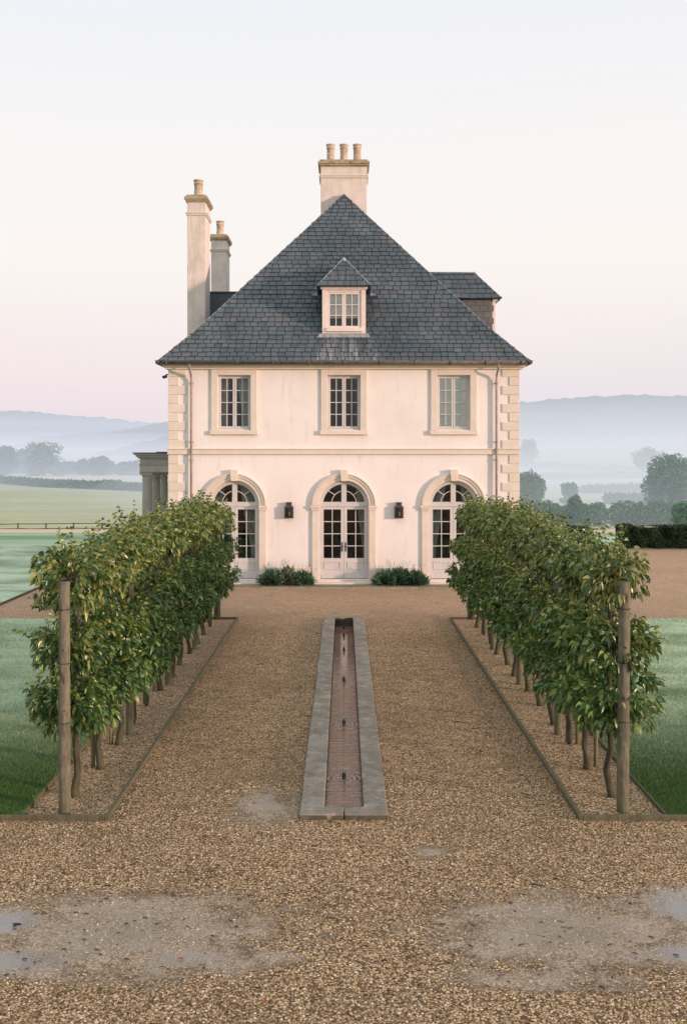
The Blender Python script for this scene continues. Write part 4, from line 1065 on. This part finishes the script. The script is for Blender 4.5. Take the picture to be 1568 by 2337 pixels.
post(-PX, 10.88, .063, 2.5, 'stout round post at the near end of the left row of trees', lean=-.002)
post(PX+.01, 10.93, .065, 2.49, 'stout round post at the near end of the right row of trees', lean=.008)
PN = ['second','third','fourth']
for sx, side in ((-1,'left'),(1,'right')):
    for i, yy in enumerate((13.95,17.0,20.05)):
        post(sx*(PX-.05), yy, .055, 2.42, 'round post standing among the trees, %s from the near end of the %s row' % (PN[i], side), False)
    post(sx*(PX-.05), 23.75, .055, 2.3, 'round post closing the far end of the %s row of trees' % side, False)
    for i, yy in enumerate((12.52,13.5,16.55)):
        post(sx*PX+(-.10 if sx < 0 else .11), yy-.02, .026, 1.5, 'thin wooden stake beside the %s tree of the %s row' % (('second','third','sixth')[i], side), False, 'tree_stake', 'stake', 'thin tree stakes')

# timber edging of the beds
def board(x0, x1, y0, y1, label, z=.055):
    m = MB(); m.box(min(x0,x1),max(x0,x1),min(y0,y1),max(y0,y1),-.05,z); o = m.build('timber_edging', M['board'], None, .006); return tag(o, label, 'edging', 'timber edging boards')
for sx, side in ((-1,'left'),(1,'right')):
    board(sx*2.475, sx*2.52, 10.66, 23.74, 'long timber board edging the drive side of the %s tree bed' % side)
    board(sx*2.522, sx*8.0, 10.66, 10.705, 'timber board along the near end of the %s bed and lawn' % side)
    board(sx*3.41, sx*3.445, 10.71, 23.7, 'timber board between the %s tree bed and its lawn' % side, .04)
    board(sx*2.522, sx*3.408, 23.70, 23.74, 'short timber board across the far end of the %s bed' % side)
board(-8.82,-8.78,25.0,29.28,'timber board edging the far left lawn beside the gravel court',.06)
board(-8.8,-5.8,29.28,29.32,'timber board edging the gravel court near the side porch',.05)

# ------------------------------------------------------------------ lavender by the doors
def lavender(x, y, w_, h, m, label):
    n = int(1300*w_/.6); th = rng.uniform(0,2*pi,n); ph = np.arccos(rng.uniform(.05,1,n)); 
    d = np.stack([np.sin(ph)*np.cos(th), np.sin(ph)*np.sin(th), np.cos(ph)],1)
    R = np.array([w_/2,w_*.42,h]); tip = d*R*(1+.18*np.sin(th*5+x*9)[:,None]*np.sin(ph*4)[:,None])*rng.uniform(.68,1.12,(n,1)); base = tip*rng.uniform(.35,.7,(n,1))
    L_ = np.linalg.norm(tip-base,axis=1)
    t = thing('lavender_plant', label, 'shrub', (x,y,.05), 'lavender clumps along the house front')
    me_is_world['on'] = False
    link('foliage', leaves_mesh('foliage', base+np.array([0,0,.02]), tip-base+rng.normal(size=(n,3))*.03, L_*1.05, .2, .02, .16), m, t)
    st = MB()
    for q in range(9):
        a = random.uniform(0,2*pi); rr = random.uniform(.2,.9); p0 = (cos(a)*rr*w_*.3, sin(a)*rr*w_*.25, h*.6); p1 = (cos(a)*rr*w_*.6, sin(a)*rr*w_*.4, h*random.uniform(1.15,1.5))
        st.tube([p0,p1], [.003,.0035], 4); st.tube([p1,(p1[0],p1[1],p1[2]+.04)], [.007,.004], 5)
    st.build('flower_stalk', M['greylav'], t); me_is_world['on'] = True
    s = t.children[-1]; s.location = (0,0,0)
for x, w_, h, m, lab in ((-2.10,.84,.42,'lav','dark green lavender clump, leftmost of the three left of the middle door'),(-1.62,.66,.50,'greylav','tall greyish lavender clump under the left wall lantern'),(-1.20,.74,.38,'lav','low green lavender clump just left of the middle door'),
                         (1.20,.80,.40,'lav','rounded green lavender clump just right of the middle door'),(1.62,.72,.48,'lav','tall green lavender clump under the right wall lantern'),(2.06,.84,.40,'lav','wide green lavender clump, rightmost of the three right of the middle door')):
    lavender(x, 29.66, w_, h, M[m], lab)

# ------------------------------------------------------------------ hedges, shrubs, trees, fence
def X(px, d): return (px-785)*d/F
def Z(py, d): return CAMZ+(1038-py)*d/F
def clump_thing(name, label, cat, loc, blobs, n, size, m, group=None, trunk=None, shell=.5, part='foliage', core=True):
    t = thing(name, label, cat, loc, group)
    me_is_world['on'] = False
    P, d = blob_points(blobs, n, shell)
    me = quads_mesh(part, P, rng.uniform(.6,1.4,n)*size, 0, d)
    link(part, me, m, t)
    if trunk:
        mb = MB(); r, h = trunk; mb.tube([(0,0,-.5),(0,0,h*.2),(r*.2,0,h*.6),(0,r*.2,h)], [r*1.3,r,r*.8,r*.5], 8)
        for b in blobs[:6]: mb.tube([(0,0,h*.5),(b[0]*.5,b[1]*.5,(b[2]+h*.5)/2),(b[0],b[1],b[2])], [r*.5,r*.35,r*.12], 6)
        mb.build('trunk', M['bark'], t).location = (0,0,0)
    me_is_world['on'] = True
    return t
def box_blobs(x0, x1, y0, y1, z0, z1, step):
    out = []
    for x in np.arange(x0+step/2, x1, step):
        j = random.uniform(-.12,.12)*step; hh = (z1-z0)/2
        out.append((x+j, (y0+y1)/2, z0+hh*random.uniform(.95,1.06), step*.62, (y1-y0)/2, hh*random.uniform(.95,1.08)))
    return out
# clipped low hedges at the edge of the gravel court
def box_hedge(x0, x1, y, z1, label, dep=.9):
    cx = (x0+x1)/2; n = int((x1-x0)*3600)
    u = rng.uniform(x0-cx,x1-cx,n); face = rng.integers(0,5,n); v = rng.uniform(0,dep,n); z = rng.uniform(.02,z1,n)
    v = np.where(face < 3, rng.random(n)**3*.25, v); z = np.where(face == 3, z1-rng.random(n)**3*.2, z)
    e = face == 4; u = np.where(e, np.where(rng.random(n) < .5, x0-cx+rng.random(n)**2*.2, x1-cx-rng.random(n)**2*.2), u)
    bump = np.array([mnoise.noise((a*2.2,b*2,c*2.2+x0)) for a, b, c in zip(u,v,z)])
    b2 = np.array([mnoise.noise((a*.9+7,x0,2.2)) for a in u])
    P = np.stack([u+bump*.10, v+bump*.22, np.maximum(z*(1+bump*.13+b2*.09),.01)],1)
    t = thing('box_hedge', label, 'hedge', (cx,y,0), 'clipped hedges at the gravel edge')
    me_is_world['on'] = False
    link('foliage', quads_mesh('foliage', P, rng.uniform(.04,.09,n)), M['hedge'], t)
    cr = MB(); cr.box(x0-cx+.12,x1-cx-.12,.14,dep-.1,0,z1-.12); cr.build('shade_core', m_core, t).location = (0,0,0)  # solid near-black box stands in for the shade inside the hedge
    me_is_world['on'] = True
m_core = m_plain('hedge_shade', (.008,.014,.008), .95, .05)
box_hedge(X(1416,41.6), 19.0, 41.5, .94, 'clipped dark green hedge right of the gap, beyond the gravel court')
box_hedge(X(1262,42), X(1353,42), 41.9, .82, 'clipped dark green hedge left of the gap, behind the right tree row')

# hedgerow across the field, grown out
dH = 128; zH = zt(dH)
def hedgerow(px0, px1, top, label, d=dH, group='overgrown hedges across the field'):
    x0, x1 = X(px0,d), X(px1,d); cx = (x0+x1)/2; zb = zt(d); zt_ = Z(top,d)-zb
    blobs = []; x = x0+.8
    while x < x1-.4:
        r = random.uniform(.9,1.5); h = zt_*random.uniform(.82,1.05)
        blobs.append((x-cx, random.uniform(-.6,.6), h*.5, r, 1.3, h*.52)); x += r*.85
    clump_thing('hedgerow', label, 'hedge', (cx,d,zb), blobs, int(len(blobs)*1500), .26, M['tree'], group)
hedgerow(1188, 1392, 1145, 'overgrown field hedge left of the gap, beside the house corner')
hedgerow(1398, 1640, 1143, 'overgrown field hedge right of the gap, behind the clipped hedge')
def shrub(px, py_top, py_bot, wpx, d, label, name='shrub', m='tree', cat='shrub', group=None, n=5000, size=.3, trunk=False):
    z0 = zt(d); x = X(px,d); w_ = wpx*d/F; zt_ = Z(py_top,d)-z0; zb = max(0.1, Z(py_bot,d)-z0); h = zt_-zb; blobs = []
    rs = random.Random(int(px*7+d))
    for q in range(13):
        a = rs.uniform(0,2*pi); rr = rs.uniform(.15,.62)*w_/2; zz = zb+h*rs.uniform(.28,.78)
        k = 1-abs((zz-zb)/h-.45)*.9
        blobs.append((rr*cos(a)*k*1.5, rr*sin(a), zz, w_*rs.uniform(.16,.28), w_*.25, h*rs.uniform(.15,.24)))
    for q in range(5): blobs.append((w_*rs.uniform(-.42,.42), w_*rs.uniform(-.3,.1), zb+h*rs.uniform(.08,.2), w_*.2, w_*.2, h*.16))
    blobs.append((0,0,zb+h*.48,w_*.33,w_*.3,h*.42)); blobs.append((w_*.04,0,zb+h*.8,w_*.24,w_*.2,h*.19))
    clump_thing(name, label, cat, (x,d,z0), blobs, n, size, M[m], group, (max(.08,w_*.035), zb+h*.7) if trunk else None, .6, 'crown' if trunk else 'foliage')
shrub(1312, 1128, 1200, 50, 124, 'taller pointed bush rising above the field hedge', n=4200, size=.26)
shrub(1335, 1148, 1202, 30, 122, 'small rounded bush in front of the field hedge', n=2500, size=.22)
shrub(1535, 1036, 1165, 150, 150, 'big bushy dark tree at the right edge beyond the hedges', 'broadleaf_tree', n=15000, size=.42, cat='tree', trunk=True)
shrub(1205, 1072, 1165, 78, 165, 'hazy tree close to the right corner of the house', 'broadleaf_tree', n=6500, size=.42, cat='tree', trunk=True)
shrub(1304, 1101, 1150, 46, 200, 'small round hazy tree between the field hedges', 'broadleaf_tree', n=3500, size=.4, cat='tree', trunk=True)
shrub(1560, 1142, 1205, 60, 100, 'bright green bush at the right edge behind the clipped hedge', n=4500, size=.22)
shrub(1474, 1019, 1078, 78, 400, 'pale domed tree alone in the mist on the right', 'broadleaf_tree', n=5000, size=.8, cat='tree', trunk=True)
shrub(1200, 1000, 1060, 50, 560, 'faint misty tree right of the house corner', 'broadleaf_tree', n=3000, size=1.0, cat='tree', trunk=True)
# hedge lines on the misty right-hand fields
def line_hedge(p0, p1, h, label, wd=3.0, n=2600, name='field_hedge', size=1.0):
    (x0, y0), (x1, y1) = p0, p1; P = []; L_ = math.hypot(x1-x0,y1-y0)
    k = max(8, int(L_/4)); blobs = []; cx, cy = (x0+x1)/2, (y0+y1)/2; cz = zt(cy)
    for i in range(k+1):
        t = i/k; xx, yy = x0+(x1-x0)*t, y0+(y1-y0)*t; hh = h*(1+.25*mnoise.noise((xx*.06,yy*.06,h)))
        blobs.append((xx-cx, yy-cy, zt(yy)-cz+hh*.45, L_/k*.8, wd/2, hh*.55))
    clump_thing(name, label, 'hedge', (cx,cy,cz), blobs, n, size, M['tree'], 'distant field hedges')
line_hedge((X(1180,640),640),(X(1445,520),520),4.5,'faint hedge line highest on the misty right fields', n=3500)
line_hedge((X(1190,430),430),(X(1470,450),450),3.0,'faint hedge line in the middle of the misty right fields', n=3500)
line_hedge((X(1340,290),290),(X(1500,300),300),2.6,'hedge line lowest on the misty right fields', n=3200, size=.7)
line_hedge((X(1390,215),215),(X(1545,215),215),2.6,'dim hedge below the big right tree', n=3200, size=.6)
# left side: dark hedge at the top of the field, and the tree line
line_hedge((X(-140,440),440),(X(400,290),290),3.0,'long dark hedge along the top of the left field', 3, 14000, 'field_hedge', .8)
TL = [(15,1016,62,500,'hazy tree at the left edge of the tree line'),(48,1022,38,540,'narrow hazy tree beside the biggest tree of the line'),(99,1006,92,490,'biggest round tree of the hazy left tree line'),
      (-32,1024,70,520,'hazy tree partly beyond the left edge of the picture'),(150,1052,52,520,'low hazy tree just right of the biggest tree'),(188,1046,44,510,'small rounded hazy tree in the middle of the tree line'),(228,1040,62,500,'broad hazy tree in the middle of the tree line'),
      (262,1060,44,520,'low bushy hazy tree right of the broad one'),(292,1053,42,500,'round hazy tree left of the porch columns'),(318,1049,40,500,'hazy tree showing beside the porch roof'),(352,1046,50,510,'hazy tree partly behind the porch')]
for px, tp, wd, d, lab in TL:
    shrub(px, tp, 1090, wd, d, lab, 'broadleaf_tree', 'tree', 'tree', 'trees of the hazy left tree line', 4200, 1.15, True)
line_hedge((X(-160,530),530),(X(400,530),530),5.5,'tangled undergrowth hedge beneath the left tree line', 5, 8000, 'field_hedge', 1.2)

# post and rail fence
fd = 121; fz = zt(fd)
fn = thing('field_fence', 'dark post and rail fence between the lawn and the left field', 'fence', (X(200,fd),fd,fz))
pxs = [-65,-22,41,105,168,232,296,359,420]; tops = [1196,1196,1195,1195,1194,1194,1195,1196,1197]
prev = None
for px, tp in zip(pxs, tops):
    x = X(px,fd); m = MB(); zt0 = Z(tp,fd)+.05; m.box(x-.07,x+.07,fd-.07,fd+.07,fz-.4,zt0); m.build('post', M['fence'], fn)
    if prev:
        for dz in (.08,.64):
            r = MB(); r.tube([(prev[0]-.1,fd-.09,prev[1]-dz),((prev[0]+x)/2,fd-.09,(prev[1]+zt0)/2-dz-random.uniform(0,.05)),(x+.1,fd-.09,zt0-dz)], .06, 6); r.build('rail', M['fence'], fn)
    prev = (x, zt0)

# ------------------------------------------------------------------ fallen leaves on the drive
def fallen(px, py, size, m, label, rot):
    d = CAMZ*F/(py-1038); x = X(px,d); mb = MB(); k = 11; pts = []
    for i in range(k):
        a = 2*pi*i/k; r = size*(.5+.28*cos(3*a)+random.uniform(-.08,.08)); pts.append((x+r*cos(a+rot)*1.25, d+r*sin(a+rot), .012+abs(sin(a*1.5))*size*.3))
    for i in range(k): mb.poly([(x,d,.010), pts[i], pts[(i+1) % k]])
    tag(mb.build('fallen_leaf', M[m]), label, 'leaf', 'fallen leaves on the gravel')
fallen(37,2117,.055,'brown','crumpled dark brown leaf lying in the left puddle',.3)
fallen(413,2193,.035,'orange','orange leaf on the wet ground left of centre',1.1)
fallen(875,2198,.035,'brown','small dark leaf on the gravel right of centre',2.0)
fallen(600,2290,.03,'orange','orange leaf at the near bottom of the gravel left of centre',.7)
# twigs and crumbs of bark strewn on the wet ground
tw = MB()
for q in range(420):
    px_, py_ = random.uniform(-3,3), random.uniform(6.8,9.4)
    if q % 3 == 0: px_, py_ = random.uniform(-2.4,2.4), random.uniform(9,22)
    if abs(px_) < .55 and py_ > 10.5: continue
    a = random.uniform(-.7,.7); l = random.uniform(.006,.03)*(1 if q % 9 else 2.2); r = random.uniform(.0025,.006)
    tw.tube([(px_-cos(a)*l,py_-sin(a)*l,.006),(px_+random.uniform(-.003,.003),py_,.010),(px_+cos(a)*l,py_+sin(a)*l,.006)], [r*.6,r,r*.5], 5)
tag(tw.build('debris', M['brown']), 'dark twigs and bark crumbs strewn over the wet gravel', None, None, 'stuff')
